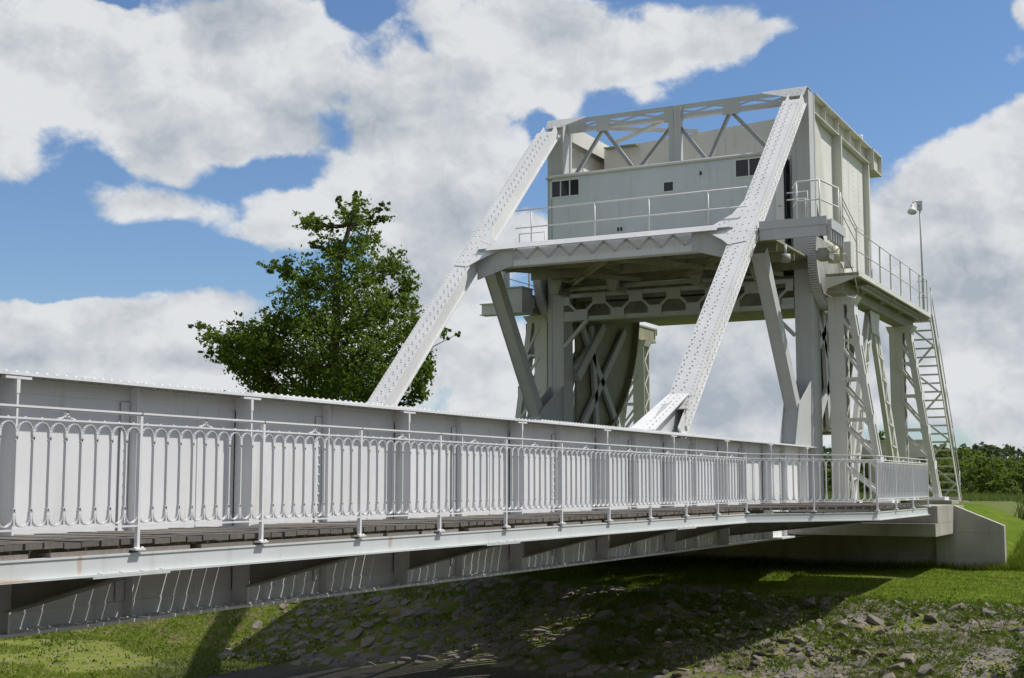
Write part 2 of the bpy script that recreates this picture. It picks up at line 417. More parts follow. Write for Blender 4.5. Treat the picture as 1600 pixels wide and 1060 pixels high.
# slanted legs ------------------------------------------------------
LB, LT = Vector((25.82, 0, 1.02)), Vector((36.35, 0, 11.0))
def leg(W, s):                             # s outward
    d = (LT-LB).normalized(); n = Vector((-d.z, 0, d.x)); L_ = (LT-LB).length
    P = lambda t, o, h: Vector((LB.x, W, LB.z))+d*t+Vector((0, s*o, 0))+n*h
    mb = MB()
    def slab(t0, t1, o0, o1, h0, h1):
        mb.hexa([P(t0,o0,h0), P(t1,o0,h0), P(t1,o1,h0), P(t0,o1,h0)], [P(t0,o0,h1), P(t1,o0,h1), P(t1,o1,h1), P(t0,o1,h1)])
    slab(.55, L_-1.0, -.255, .265, .165, .19)           # upper cover plate
    slab(.95, L_-1.35, -.258, .268, .19, .203)
    slab(0, L_-.62, .185, .205, -.17, .163)               # outer channel
    slab(0, L_-.62, -.205, -.185, -.17, .163)
    slab(0, L_-.9, .205, .226, -.01, .145)              # angle, lower shadow line between
    slab(.3, L_-1.3, .205, .238, -.17, -.05)
    slab(.05, L_-.62, -.25, .26, -.19, -.17)
    t = .45
    while t < L_-1.3:
        for o in (-.20, .0): 
            mb.rivet(P(t+(.06 if o < -.1 else 0), o, .203), n, .026); mb.rivet(P(t+.085+(.06 if o < -.1 else 0), o+.04, .203), n, .026)
        mb.rivet(P(t, .225, .203), n, .018); mb.rivet(P(t+.11, .225, .203), n, .018)
        for h in (.11, .04): mb.rivet(P(t+(.05 if h > .1 else 0), .226, h), (0,s,0), .022)
        for h in (-.08, -.14): mb.rivet(P(t+(.05 if h > -.1 else 0), .238, h), (0,s,0), .022)
        t += .235
    lg = mb.build('inclined_leg', M['paint'], bridge)
    # spreading foot plate
    g = MB(); kx = LB+d*.98+n*.205
    kx2 = LB+d*.42+n*.225
    A = [Vector((kx.x, W-s*.25, kx.z)), Vector((kx.x, W+s*.19, kx.z)), Vector((24.38, W+s*.22, ZT+.03)), Vector((24.22, W-s*.26, ZT+.03))]
    g.prism(A, Vector((-.013, 0, .02)))
    nn = (A[1]-A[0]).cross(A[2]-A[0]).normalized()
    if nn.z < 0: nn = -nn
    for i in range(11):
        f = (i+.5)/11
        for o in (-.16, -.02, .10):
            p = Vector((kx.x+(24.32-kx.x)*f, W+s*o, kx.z+(ZT+.03-kx.z)*f))+nn*.022
            g.rivet(p, nn, .02)
    g.build('foot_plate', M['paint'], lg)
    w = MB()
    w.prism([(26.6, W-s*.01, 1.75), (27.3, W-s*.01, ZT+.02), (24.5, W-s*.01, ZT+.02), (25.4, W-s*.01, 1.6)], (0, s*.02, 0))
    w.build('web_gusset', M['grey'], lg)
    # knee gusset in the plane of the leg
    g = MB(); kt = (Vector((31.15, 0, 0)).x-LB.x)/d.x
    q = lambda t, o: P(t, o, .206)
    pts = [q(kt+1.05, .20), q(kt-.75, .20), q(kt-.85, -.22), q(kt-.62, -.42), q(kt-.20, -.92), q(kt-.06, -.92), q(kt+.50, -.42), q(kt+1.05, -.255)]
    g.prism(pts, n*.016)
    for i in range(6):
        for a, b in ((-.62+i*.30, -.03), (-.6+i*.30, .12), (-.58+i*.30, -.18)): g.rivet(P(kt+a, b, .222), n, .024)
        (g.rivet(P(kt-.38+.05*i, -.32-.11*i, .222), n, .024), g.rivet(P(kt+.25-.06*i, -.30-.11*i, .222), n, .024)) if i < 5 else None
    g.build('knee_gusset', M['paint'], lg)
    # head gusset, leaning back a little
    g = MB(); f = Vector((.55, 0, .84)).normalized()
    b0 = Vector((35.98, W, 10.68)); w2 = lambda o, h: b0+Vector((0, s*o, 0))+f*h
    pts = [w2(.20, 0), w2(-.28, 0), w2(-1.05, .30), w2(-1.0, .335), w2(.24, .345)]
    nrm = Vector((-.84, 0, .55)).normalized()
    g.prism(pts, nrm*.02)
    for o, h in ((.12,.08),(.12,.2),(.05,.26),(.02,.12),(-.12,.07),(-.12,.16),(-.2,.24),(-.28,.12)): g.rivet(w2(o, h)+nrm*.02, nrm, .019)
    g.build('head_gusset', M['paint'], lg)
    # strut from the knee down to the foot of the post
    st = MB(); a = Vector((32.15, W, 5.75)); b = Vector((35.5, W, 1.15))
    st.bar(a, b, .30, .30, (0, 1, 0)); st.bar(a, b, .34, .03, (0,1,0), (0, .155)); st.bar(a, b, .34, .03, (0,1,0), (0, -.155))
    st.build('diagonal_strut', M['grey'], bridge)
    g = MB(); g.prism([(34.75, W+s*.19, 2.1), (34.3, W+s*.19, ZT+.02), (36.2, W+s*.19, ZT+.02), (36.2, W+s*.19, 2.9), (35.7, W+s*.19, 2.6)], (0, s*.02, 0))
    g.prism([(34.75, W-s*.19, 2.1), (34.3, W-s*.19, ZT+.02), (36.2, W-s*.19, ZT+.02), (36.2, W-s*.19, 2.9), (35.7, W-s*.19, 2.6)], (0, -s*.02, 0))
    g.bar((34.55, W, 1.0), (34.8, W, 2.1), .02, .40, (0,1,0))
    g.build('post_gusset', M['grey'], bridge)
    # the vertical post
    c = MB(); x0, x1 = 36.2, 36.85; a, b2 = W-.25, W+.25
    c.box(x0+.012, x0+.03, a+.05, b2-.05, -1.2, 10.95)
    for yy in (a, b2-.02): c.box(x0, x1, yy, yy+.02, -1.2, 10.9)
    for yy0, yy1 in ((a+.02, a+.12), (b2-.12, b2-.02)):
        c.box(x0-.002, x0+.012, yy0, yy1, -1.2, 10.9); c.box(x1-.012, x1, yy0, yy1, -1.2, 10.9)
    yo = W+s*.25
    for xx in (x0, x1-.10):
        lo, hi = sorted((yo, yo+s*.014)); c.box(xx, xx+.10, lo, hi, -1.2, 10.9)
    z = 1.2
    while z < 5.6:
        for yy in (a+.07, b2-.07): c.rivet((x0-.002, yy, z), (-1,0,0), .017)
        z += .13
    c.build('vertical_post', M['grey'], bridge)
leg(9.70, -1); leg(17.20, 1)

# knee beam with zigzag lacing --------------------------------------
kb = MB()
n = Vector((-.70, 0, .714)); 
kb.bar((30.74, 10.3, 6.15), (30.74, 16.6, 6.15), .22, .018, n)
kb.bar((30.95, 10.0, 6.15), (30.95, 16.9, 6.15), .30, .016)
kb.bar((30.90, 9.9, 5.72), (30.90, 17.0, 5.72), .035, .16); kb.bar((31.05, 9.9, 5.655), (31.05, 17.0, 5.655), .34, .018)
kb.bar((31.24, 9.9, 5.93), (31.24, 17.0, 5.93), .016, .46)
kbo = kb.build('knee_beam', M['paint'], bridge)
zz = MB(); nb = 21; ys = [10.25+(16.75-10.25)*i/nb for i in range(nb+1)]
for i in range(nb):
    z0, z1 = (5.80, 6.08) if i % 2 else (6.08, 5.80)
    zz.bar((30.90, ys[i], z0), (30.90, ys[i+1], z1), .06, .05, (1,0,0))
zz.build('zigzag_lacing', M['grey'], kbo)
for W, s in ((9.7, -1), (17.2, 1)):     # haunches where the beam meets the leg
    h = MB(); y0 = W-s*.25
    h.prism([(30.86, y0, 5.35), (30.86, y0-s*1.05, 5.66), (30.86, y0-s*1.05, 6.12), (30.86, y0, 6.15)], (.03, 0, 0)); h.build('haunch', M['grey'], kbo)

# platform ----------------------------------------------------------
pl = MB(); PY0, PY1 = 7.80, 17.3
pl.box(31.30, 38.4, 9.46, PY1-.02, 6.10, 6.16); pl.box(31.30, 32.75, PY0+.02, 9.459, 6.10, 6.16)
for x in (31.32, 33.0, 34.6, 36.2-.1, 38.2): pl.box(x, x+.04, 9.5 if x > 32 else PY0+.06, PY1-.06, 5.86, 6.099)
for yy in (10.6, 12.5, 14.4, 16.3): pl.box(31.37, 38.1, yy, yy+.05, 5.90, 6.098)
pl.build('platform_floor', M['olive'], bridge)
pf = MB()
pf.box(31.262, 31.295, PY0, 9.42, 5.84, 6.28); pf.box(31.296, 32.7, PY0, PY0+.018, 5.84, 6.28)
pf.box(31.24, 31.261, PY0-.02, 9.42, 6.10, 6.30)
for i in range(6): pf.box(31.32+i*.24, 31.36+i*.24, PY0-.10, PY0-.002, 5.72, 6.22)
pf.box(31.30, 32.7, PY0-.12, PY0-.101, 6.0, 6.24)
pf.build('platform_fascia', M['grey'], bridge)
ub = MB()
for (a, b) in (((31.4, 10, 5.80), (35.9, 13.3, 5.80)), ((31.4, 17, 5.80), (35.9, 13.6, 5.80)), ((31.4, 13.4, 5.77), (35.9, 10.2, 5.77)), ((31.4, 13.5, 5.77), (35.9, 16.8, 5.77))):
    ub.bar(a, b, .12, .02); ub.bar(a, b, .02, .11, (0,0,1), (.05, -.06))
ub.build('platform_bracing', M['olive'], bridge)
for yy in (16.55, 14.75, 12.3, 10.55):
    h = MB()
    for xx in (34.75, 35.5): h.prism([(xx, yy-.24, 5.85), (xx, yy+.24, 5.85), (xx, yy+.10, 5.43), (xx, yy-.10, 5.43)], (.03, 0, 0))
    h.box(34.78, 35.5, yy-.07, yy+.07, 5.44, 5.84)
    h.build('hanger_bracket', M['under'], bridge)
MB().tube([(35.2, 10.6, 5.62), (35.2, 16.5, 5.62)], .07, 10).build('drive_shaft', M['under'], bridge, True)

# lattice beam between the posts with plate nodes -------------------
lb = MB(); xz = 36.16; y0, y1 = 9.97, 16.93
lb.box(xz, xz+.03, y0, y1, 5.50, 5.60); lb.box(xz, xz+.22, y0, y1, 5.60, 5.62); lb.box(xz, xz+.03, y0, y1, 4.84, 4.93); lb.box(xz, xz+.3, y0, y1, 4.82, 4.84)
lbo = lb.build('lattice_beam', M['grey'], bridge)
nb = 12; ys = [y0+(y1-y0)*i/nb for i in range(nb+1)]
zz = MB()
for i in range(nb):
    z0, z1 = (5.5, 4.95) if i % 2 == 0 else (4.95, 5.5)
    zz.bar((xz-.012, ys[i], z0), (xz-.012, ys[i+1], z1), .07, .012, (1,0,0))
for i in range(nb+1):
    z0, z1 = (5.28, 5.61) if i % 2 == 0 else (4.83, 5.14)
    a, b = max(y0, ys[i]-.21), min(y1, ys[i]+.21)
    zz.box(xz-.032, xz-.019, a, b, z0, z1)
zz.build('node_lacing', M['grey'], lbo)
for yy, s in ((y0, 1), (y1, -1)):
    k = MB(); k.bar((36.22, yy, 4.05), (36.22, yy+s*.75, 4.84), .10, .10, (1,0,0)); k.bar((36.205, yy, 4.95), (36.205, yy+s*.35, 4.95), .30, .012, (1,0,0)); k.build('knee_brace', M['grey'], lbo)

# head beam (top truss across the portal) ---------------------------
hb = MB(); X = 36.5
hb.box(X, X+.02, 9.95, 16.95, 10.90, 11.02); hb.box(X, X+.40, 9.5, 17.4, 11.02, 11.038); hb.box(X, X+.02, 9.95, 16.95, 10.68, 10.76); hb.box(X, X+.25, 9.95, 16.95, 10.66, 10.68)
hbo = hb.build('head_beam', M['grey'], bridge)
zz = MB(); nb = 12; ys = [9.95+7.0*i/nb for i in range(nb+1)]
for i in range(nb):
    z0, z1 = (10.77, 10.90) if i % 2 else (10.90, 10.77)
    zz.bar((X+.01, ys[i], z0), (X+.01, ys[i+1], z1), .06, .012, (1,0,0))
for yc, hw in ((15.75, .22), (13.5, .30), (11.75, .25)): zz.box(X-.014, X-.001, yc-hw, yc+hw, 10.55, 11.0)
zz.box(X-.013, X-.001, 16.3, 16.95, 10.6, 11.0); zz.box(X-.013, X-.001, 9.95, 10.3, 10.6, 11.0)
zz.build('node_plate', M['grey'], hbo)
dg = MB()
def angle_bar(mb, a, b, w=.10):
    mb.bar(a, b, w, .012, (1,0,0)); 
    a = Vector(a); b = Vector(b); d = (b-a).normalized(); sd = d.cross(Vector((1,0,0))).normalized()
    for o in (w/2, -w/2): mb.bar(a+sd*o+Vector((-.035,0,0)), b+sd*o+Vector((-.035,0,0)), .012, .07, (1,0,0))
for ya, yb in ((15.75, 16.75), (15.75, 14.72), (13.4, 14.68), (13.5, 12.45), (11.8, 12.5), (11.75, 10.5)):
    angle_bar(dg, (X+.06, ya, 10.62), (X+.06, yb, 9.20))
dg.build('sway_bracing', M['grey'], hbo)
pm = MB(); pm.box(36.42, 36.44, 13.28, 13.46, 9.2, 11.0); pm.box(36.42, 36.60, 13.46, 13.475, 9.2, 11.03); pm.box(36.60, 36.62, 13.28, 13.46, 9.2, 10.6)
pm.box(36.42, 36.60, 13.265, 13.28, 9.2, 10.95); pm.box(36.46, 36.48, 13.50, 13.66, 9.2, 10.9)
pm.build('king_post', M['grey'], hbo)
rb = MB()
for (a, b) in (((36.75, 16.9, 10.85), (38.9, 13.6, 10.85)), ((36.75, 13.5, 10.81), (38.9, 16.4, 10.81))):
    rb.bar(a, b, .10, .10)
rb.build('roof_bracing', M['cream'], bridge)

# rear trusses: top chords, side plating ----------------------------
for W, s in ((9.70, -1), (17.20, 1)):
    def bx(mb, x0, x1, o0, o1, z0, z1):
        a, b = sorted((W+s*o0, W+s*o1)); mb.box(x0, x1, a, b, z0, z1)
    tc = MB(); bx(tc, 36.9, 44.2, -.24, .30, 10.93, 10.96); bx(tc, 36.9, 43.9, .06, .09, 10.45, 10.93); bx(tc, 36.9, 43.9, .05, .24, 10.42, 10.45)
    bx(tc, 36.9, 43.9, -.24, -.22, 10.45, 10.93)
    for x in (38.2, 39.75, 41.2, 42.6): bx(tc, x, x+.03, .09, .23, 10.45, 10.93)
    tc.build('top_chord', M['cream'], bridge)
    sp = MB()
    sp.prism([(38.2, W+s*.02, 10.42), (43.75, W+s*.02, 10.42), (43.75, W+s*.02, 5.75), (40.6, W+s*.02, 5.75), (39.6, W+s*.02, 6.6), (38.6, W+s*.02, 8.5)], (0, s*.02, 0))
    for x in (41.65, 42.95): bx(sp, x, x+.11, .04, .047, 5.9, 10.35)
    bx(sp, 40.0, 43.7, .04, .046, 8.15, 8.25)
    for x in (41.0, 42.3, 43.2):
        z = 6.2
        while z < 10.3: sp.rivet((x, W+s*.04, z), (0,s,0), .022); z += .16
    sp.build('side_plate', M['side'], bridge)
    fg = MB()                       # folded flange along the slanted edge of the side plate
    pts = [(36.9, 10.42), (36.9, 8.2), (37.5, 7.2), (38.6, 6.3), (40.6, 5.75)]
    inner = [(38.2, 10.42), (38.6, 8.5), (39.0, 7.6), (39.6, 6.6), (40.6, 5.75)]
    for i in range(4):
        a, b, c, e = pts[i], pts[i+1], inner[i+1], inner[i]
        oo = lambda p, o: (p[0], W+s*o, p[1])
        fg.hexa([oo(a,.18), oo(b,.18), oo(c,.041), oo(e,.041)], [oo(a,.20), oo(b,.20), oo(c,.061), oo(e,.061)])
    fg.build('edge_flange', M['cream'], bridge)
    vs = MB(); bx(vs, 39.72, 39.74, .041, .30, 5.9, 10.42); bx(vs, 39.739, 39.84, .28, .30, 5.9, 10.42); vs.build('side_stiffener', M['cream'], bridge); vs = MB(); bx(vs, 43.72, 43.9, -.2, .22, 5.75, 10.42)
    vs.build('side_stiffener', M['cream'], bridge)
# lifting box across the rear
lx = MB(); x0, x1, z0, z1, ya, yb = 43.95, 45.2, 10.25, 10.95, 9.35, 17.55
for q in ((x0, x1, z1-.05, z1), (x0, x1, z0, z0+.05)): lx.box(q[0], q[1], ya, yb, q[2], q[3])
lx.box(x0, x0+.05, ya, yb, z0+.05, z1-.05); lx.box(x1-.05, x1, ya, yb, z0+.05, z1-.05); lx.box(x0+.05, x1-.05, ya+.12, ya+.16, z0+.05, z1-.05)
lx.build('tail_beam', M['cream'], bridge)
# counterweight
cw = MB(); cw.hexa([(39.0, 10.1, 5.62), (43.9, 10.1, 5.55), (43.9, 16.8, 5.55), (39.0, 16.8, 5.62)], [(39.0, 10.1, 11.02), (43.9, 10.1, 10.98), (43.9, 16.8, 10.6), (39.0, 16.8, 10.66)])
for yy in (11.3, 13.0, 14.7): cw.box(38.985, 38.998, yy, yy+.05, 5.7, 10.6)
cw.build('counterweight', M['cream'], bridge)
cb = MB(); cb.box(39.0, 43.95, 10.0, 16.9, 5.49, 5.545); cb.box(38.9, 39.0, 10.02, 16.88, 5.5, 6.2)
cb.build('counterweight_sole', M['olive'], bridge); cb = MB(); cb.box(38.7, 38.999, 15.6, 16.7, 10.62, 10.65)
cb.build('counterweight_lip', M['olive'], bridge)
ib = MB()
ib.box(37.4, 38.8, 10.2, 16.8, 5.0, 5.06); ib.box(37.4, 37.45, 10.2, 16.8, 5.06, 5.5); ib.box(37.0, 37.04, 10.1, 16.9, 5.5, 5.84)
ib.box(38.5, 38.9, 10.3, 13.0, 5.50, 5.86)
ib.build('tail_floor_beam', M['under'], bridge)

# rolling segments on the outside of the posts ----------------------
def arc(cx, cz, r, a0, a1, n): return [(cx+r*math.cos(a0+(a1-a0)*i/n), cz+r*math.sin(a0+(a1-a0)*i/n)) for i in range(n+1)]
for W, s in ((9.70, -1), (17.20, 1)):
    ya, yb = sorted((W+s*.27, W+s*.52))
    cx, cz, r = 37.15, 6.30, 1.45
    prof = arc(cx, cz, r, PI*1.02, PI*1.5, 16)
    sg = MB()
    sg.prism([(x, ya+.1, z) for x, z in [(cx-r, 6.75)]+prof+[(40.5, 4.95), (40.5, 5.6), (38.6, 6.0), (38, 6.75)]], (0, (yb-ya)-.2, 0))
    sgo = sg.build('rocker_segment', M['under'], bridge)
    th = MB(); pp = [(cx-r, 6.75), (cx-r, 6.5)]+prof
    for (a, b) in zip(pp[:-1], pp[1:]):
        th.hexa([(a[0], ya, a[1]), (a[0], yb, a[1]), (b[0], yb, b[1]), (b[0], ya, b[1])], [(a[0]+.07, ya, a[1]+.03), (a[0]+.07, yb, a[1]+.03), (b[0]+.07, yb, b[1]+.05), (b[0]+.07, ya, b[1]+.05)])
    m = 40; tp = arc(cx, cz, r+.02, PI*.93, PI*1.5, m)
    for (x, z) in tp:
        dx, dz = (x-cx)/r, (z-cz)/r
        th.bar((x, ya, z), (x, yb, z), .045, .06, (dx, 0, dz))
    th.build('rack_teeth', M['grey'], sgo)
    # big tail quadrant inside the truss, seen between the posts
    W2 = W-s*.10
    q = arc(37.3, 6.0, 4.75, -.02, -1.25, 18)
    tq = MB(); tq.prism([(x, W2, z) for x, z in [(37.3, 6.0)]+q+[(37.3, 1.5)]], (0, -s*.06, 0))
    tqo = tq.build('tail_quadrant', M['olive'], bridge)
    tr = MB()
    q2 = arc(37.3, 6.0, 4.75, -.02, -1.25, 30)
    for (a, b) in zip(q2[:-1], q2[1:]):
        tr.bar((a[0], W2-s*.03, a[1]), (b[0], W2-s*.03, b[1]), .42, .05, (a[0]-37.3, 0, a[1]-6.0))
    for (x, z) in arc(37.3, 6.0, 4.80, -.3, -1.25, 34): tr.bar((x, W2-s*.03-.2, z), (x, W2-s*.03+.2, z), .06, .05, (x-37.3, 0, z-6))
    tr.build('rack_teeth', M['olive'], tqo)
    bb = MB()
    for a, b in (((37.4, 4.9), (40.2, 1.9)), ((37.5, 1.8), (40.9, 5.0)), ((38.2, 4.9), (38.6, 1.6)), ((36.9, 3.4), (39.2, 5.0))):
        for o in (.16, -.10): bb.bar((a[0], W2-s*o-s*.0, a[1]), (b[0], W2-s*o, b[1]), .26, .10, (0,1,0))
    bb.bar((38.9, W2-s*.2, 4.9), (36.95, W2-s*.2, 3.2), .30, .2, (0,1,0))
    bb.build('quadrant_brace', M['grey'], tqo)
# ------------------------------------------------------------------ control cabin
cabin = thing('control_cabin', 'long low grey operator cabin with strip windows on the raised bridge platform', 'cabin', (37.5, 13.6, 6.16))
CX0 = 36.05
w = MB()
yl, yr = 17.42, 10.02
ch = .18                                  # corner chamfer on the far end
zb, zt = 6.165, 9.14
wins = [(16.36, 17.26, 8.58, 9.05), (13.38, 13.66, 8.40, 8.66), (10.38, 11.50, 8.60, 9.07)]
# front wall as panels around the openings
segs = sorted([(a, b, c, d) for a, b, c, d in wins]); y = yr+.30
for a, b, c, d in segs:
    w.box(CX0, CX0+.04, y, a, zb, zt); w.box(CX0, CX0+.04, a, b, zb, c); w.box(CX0, CX0+.04, a, b, d, zt); y = b
w.box(CX0, CX0+.04, y, yl-ch, zb, zt)
w.prism([(CX0, yl-ch, zb), (CX0+ch, yl, zb), (CX0+ch+.04, yl-.03, zb), (CX0+.04, yl-ch, zb)], (0, 0, zt-zb))
w.box(CX0+ch, 38.68, yl-.04, yl, zb, zt); w.box(38.64, 38.68, yr, yl-.041, zb, zt); w.box(CX0+.35, 38.639, yr, yr+.04, zb, zt)
for yy in (11.65, 14.9, 12.6): w.box(CX0-.006, CX0-.001, yy-.012, yy+.012, zb, zt)
w.box(CX0-.005, CX0-.001, 11.62, yl-ch, 7.30, 7.318)
w.build('wall', M['cabin'], cabin)
cp = MB()
for (yy, zz_) in ((12.54, 8.82), (15.1, 7.42), (15.0, 7.42)): cp.box(CX0-.03, CX0-.001, yy-.025, yy+.025, zz_-.05, zz_+.05)
cp.build('cable_box', M['dark'], cabin)
sk = MB(); sk.box(CX0-.012, CX0-.001, 10.9, yl-ch-.02, 7.262, 7.298); sk.build('wall_seam', M['dark'], cabin)
r = MB(); r.box(CX0-.03, 38.72, yr+.25, yl+.03, zt, zt+.05); rf = r.build('roof', M['grey'], cabin)
MB().tube([(CX0-.03, yr+.3, zt+.06), (CX0-.03, yl-ch, zt+.06), (CX0+ch-.03, yl+.02, zt+.06)], .05, 10).build('gutter', M['rail'], rf, True)
for a, b, c, d in wins:
    f = MB(); t = .03
    f.box(CX0-.016, CX0+.03, a-.03, b+.03, d, d+t); f.box(CX0-.016, CX0+.03, a-.03, b+.03, c-t, c)
    f.box(CX0-.016, CX0+.03, a-t, a, c, d); f.box(CX0-.016, CX0+.03, b, b+t, c, d)
    nm = 3 if b-a > .5 else 1
    for i in range(1, nm): yy = a+(b-a)*i/nm; f.box(CX0-.01, CX0+.03, yy-.016, yy+.016, c, d)
    fo = f.build('window', M['rail'], cabin)
    g = MB(); g.box(CX0+.016, CX0+.022, a, b, c, d); g.build('pane', M['glass'], fo)
do = MB(); do.box(CX0+.02, CX0+.05, 10.08, 10.32, zb, 8.95)
for i in range(7):
    t0 = PI/2*i/6; do.box(CX0+.018, CX0+.0199, 10.08+.0, 10.10, 8.9, 8.95)
do.build('doorway', M['dark'], cabin)
dl = MB(); dl.box(CX0-.03, CX0-.005, 10.14, 10.36, zb, 8.90); dlo = dl.build('door', M['rail'], cabin)
hd = MB(); hd.tube([(CX0-.05, 10.20, 7.65), (CX0-.05, 10.30, 7.65)], .012); hd.build('handle', M['galv'], dlo)

# ------------------------------------------------------------------ footway railings
RT = .60
def arch_panel(p, q, n):
    """row of slim bars with hooped heads and feet between two posts"""
    p = Vector((p[0], p[1], 0)); q = Vector((q[0], q[1], 0)); d = q-p; Ln = d.length; u = d/Ln
    nrm = Vector((-u.y, u.x, 0)); mb = MB(); sp = Ln/n
    at = lambda t, z: p+u*t+Vector((0, 0, z))
    for i in range(1, n): mb.bar(at(i*sp, -.315), at(i*sp, .415), .026, .014, nrm) if False else mb.bar(at(i*sp, -.315), at(i*sp, .415), .013, .028, nrm)
    a = sp/2-.012
    for i in range(n):
        c = (i+.5)*sp
        top = [at(c-a-.022, .335), at(c-a-.004, .358)]+[at(c-a*math.cos(PI*k/10), .40+a*math.sin(PI*k/10)*1.05) for k in range(11)]+[at(c+a+.004, .358), at(c+a+.022, .335)]
        mb.strip(top, .028, .008, nrm)
        bot = [at(c-a-.022, -.185), at(c-a-.002, -.21)]+[at(c-a*math.cos(PI*k/10), -.245-a*math.sin(PI*k/10)*1.05) for k in range(11)]+[at(c+a+.002, -.21), at(c+a+.022, -.185)]
        mb.strip(bot, .028, .008, nrm)
        mb.rivet(at(c, .508), (0,0,1), .010)
    return mb
def scroll(p, q, f=.5):
    p = Vector((p[0], p[1], 0)); q = Vector((q[0], q[1], 0)); d = q-p; u = d.normalized(); c = p+d*f; mb = MB()
    at = lambda t, z: c+u*t+Vector((0,0,z)); nrm = Vector((-u.y, u.x, 0))
    for s in (-1, 1):
        mb.strip([at(s*.085, .51), at(s*.03, .522), at(s*.008, .54), at(s*.006, .565), at(s*.02, .582), at(s*.075, .59)], .024, .011, nrm)
    return mb
posts = [(S0+SP/2*k, 8.0) for k in range(-9, 11)]
posts[-1] = (25.34, 8.0)
flare = [(26.77, 7.065), (28.2, 6.13), (30.05, 6.127), (31.9, 6.124), (33.75, 6.12)]
def railing(name, label, pts, loc, npan, side=-1):
    o = thing(name, label, 'railing', loc, 'footway railings of the drawbridge')
    allp = pts
    h = MB(); h.strip([Vector((x, y, RT-.012)) for x, y in allp], .055, .022, Vector((0,0,1)) if False else Vector((0,1,0)))
    h = MB(); lr = MB()
    for a, b in zip(allp[:-1], allp[1:]):
        e = Vector((b[0]-a[0], b[1]-a[1], 0)).normalized()*.006
        A = lambda z: Vector((a[0], a[1], z))-e
        B = lambda z: Vector((b[0], b[1], z))+e
        h.bar(A(RT-.010), B(RT-.010), .05, .016); h.bar(A(RT-.023), B(RT-.023), .026, .010)
        lr.bar(A(.50), B(.50), .032, .014); lr.bar(A(-.345), B(-.345), .032, .014)
    h.build('handrail', M['rail'], o); lr.build('lower_rail', M['rail'], o)
    for (x, y) in allp:
        pm = MB(); pm.box(x-.015, x+.015, y-.018, y+.018, -.53, RT-.023)
        pm.box(x-.06, x+.06, y-.045, y+.045, -.545, -.530)
        for dx in (-.042, .042): pm.rivet((x+dx, y-.02, -.528), (0,0,1), .016)
        pm.bar((x, y+.02, .10), (x, y+.16, -.50), .014, .02) if False else None
        pm.build('post', M['rail'], o)
    for i, (a, b) in enumerate(zip(allp[:-1], allp[1:])):
        arch_panel(a, b, npan[i] if isinstance(npan, list) else npan).build('bar_panel', M['rail'], o)
        scroll(a, b).build('scroll', M['rail'], o)
    return o
npn = [10]*(len(posts)-1)+[10, 10, 12, 12, 12]
rail_near = railing('footway_railing', 'white railing with hooped bars along the near footway, in front of the plate girder', posts+flare, (13, 8, -.52), npn)
fp = [(S0+SP/2*k, mir(8.62)) for k in range(-9, 17)]
rail_far = thing('footway_railing', 'white railing along the far footway, hidden behind the plate girder and casting a thin shadow', 'railing', (13, mir(8), -.52), 'footway railings of the drawbridge')
for src in ('handrail', 'lower_rail'):
    mb = MB(); z = {'handrail': [(RT-.012, .055, .02)], 'lower_rail': [(.5, .032, .014), (-.345, .032, .014)]}[src]
    for a, b, c in z: mb.bar((fp[0][0], fp[0][1], a), (fp[-1][0], fp[0][1], a), b, c)
    mb.build(src, M['rail'], rail_far)
pm0 = None
for i, (x, y) in enumerate(fp):
    if pm0 is None:
        mb = MB(); mb.box(x-.018, x+.018, y-.02, y+.02, -.53, RT-.023); mb.box(x-.08, x+.08, y-.05, y+.05, -.545, -.528); pm0 = mb.build('post', M['rail'], rail_far)
        if True: pan0 = arch_panel(fp[0], fp[1], 10).build('bar_panel', M['rail'], rail_far)
    else:
        c = pm0.copy(); COL.objects.link(c); c.parent = rail_far; c.location.x += SP/2*i
        if i < len(fp)-1: c = pan0.copy(); COL.objects.link(c); c.parent = rail_far; c.location.x += SP/2*i

# ------------------------------------------------------------------ tubular railing of the cabin platform
pr = thing('platform_railing', 'slim two-bar tube railing round the cabin platform high on the bridge', 'railing', (31.3, 13.4, 6.28))
corner = [(31.30, 16.05), (31.30, 9.72)]; corner2 = [(31.9, 8.75), (31.30, 8.5), (31.30, 7.95), (32.45, 7.78)]
ptsY = [15.58, 13.76, 12.27, 10.71, 8.5, 7.95]
for z, rr in ((7.19, .022), (6.72, .018)):
    for cc in (corner, corner2): MB().tube([(x, y, z) for x, y in cc], rr, 8).build('rail', M['rail'], pr, True)
for yy in ptsY: MB().tube([(31.30, yy, 6.20), (31.30, yy, 7.19)], .02, 8).build('post', M['rail'], pr, True)
for x, y in ((32.45, 7.78),):
    MB().tube([(x, y, 5.9), (x, y, 7.19)], .02, 8).build('post', M['rail'], pr, True)
g = MB()
g.tube([(31.34, 8.30, 6.28), (31.34, 8.30, 6.78), (31.34, 8.75, 6.78)], .016, 6); g.tube([(31.34, 8.75, 6.95), (31.34, 8.25, 6.95), (31.34, 8.25, 6.28)], .016, 6)
g.build('inner_hoop', M['rail'], pr, True)
MB().tube([(33.4, 16.2, 6.16), (33.4, 16.2, 7.0), (33.4, 17.0, 7.0), (33.4, 17.0, 6.16)], .02, 6).build('inner_hoop', M['rail'], pr, True)
# wall rails along the near side plate
for z, z2 in ((7.16, 6.86), (7.02, 6.70), (6.72, 6.40)):
    MB().tube([(32.47, 7.79, z), (34.4, 8.0, (z+z2)/2), (36.3, 8.2, z2)], .016, 6).build('rail', M['rail'], pr, True)
pole = MB(); pole.tube([(32.75, 7.82, 7.15), (33.1, 7.90, 5.5)], .04, 8); pole.build('down_pipe', M['cream'], pr, True)

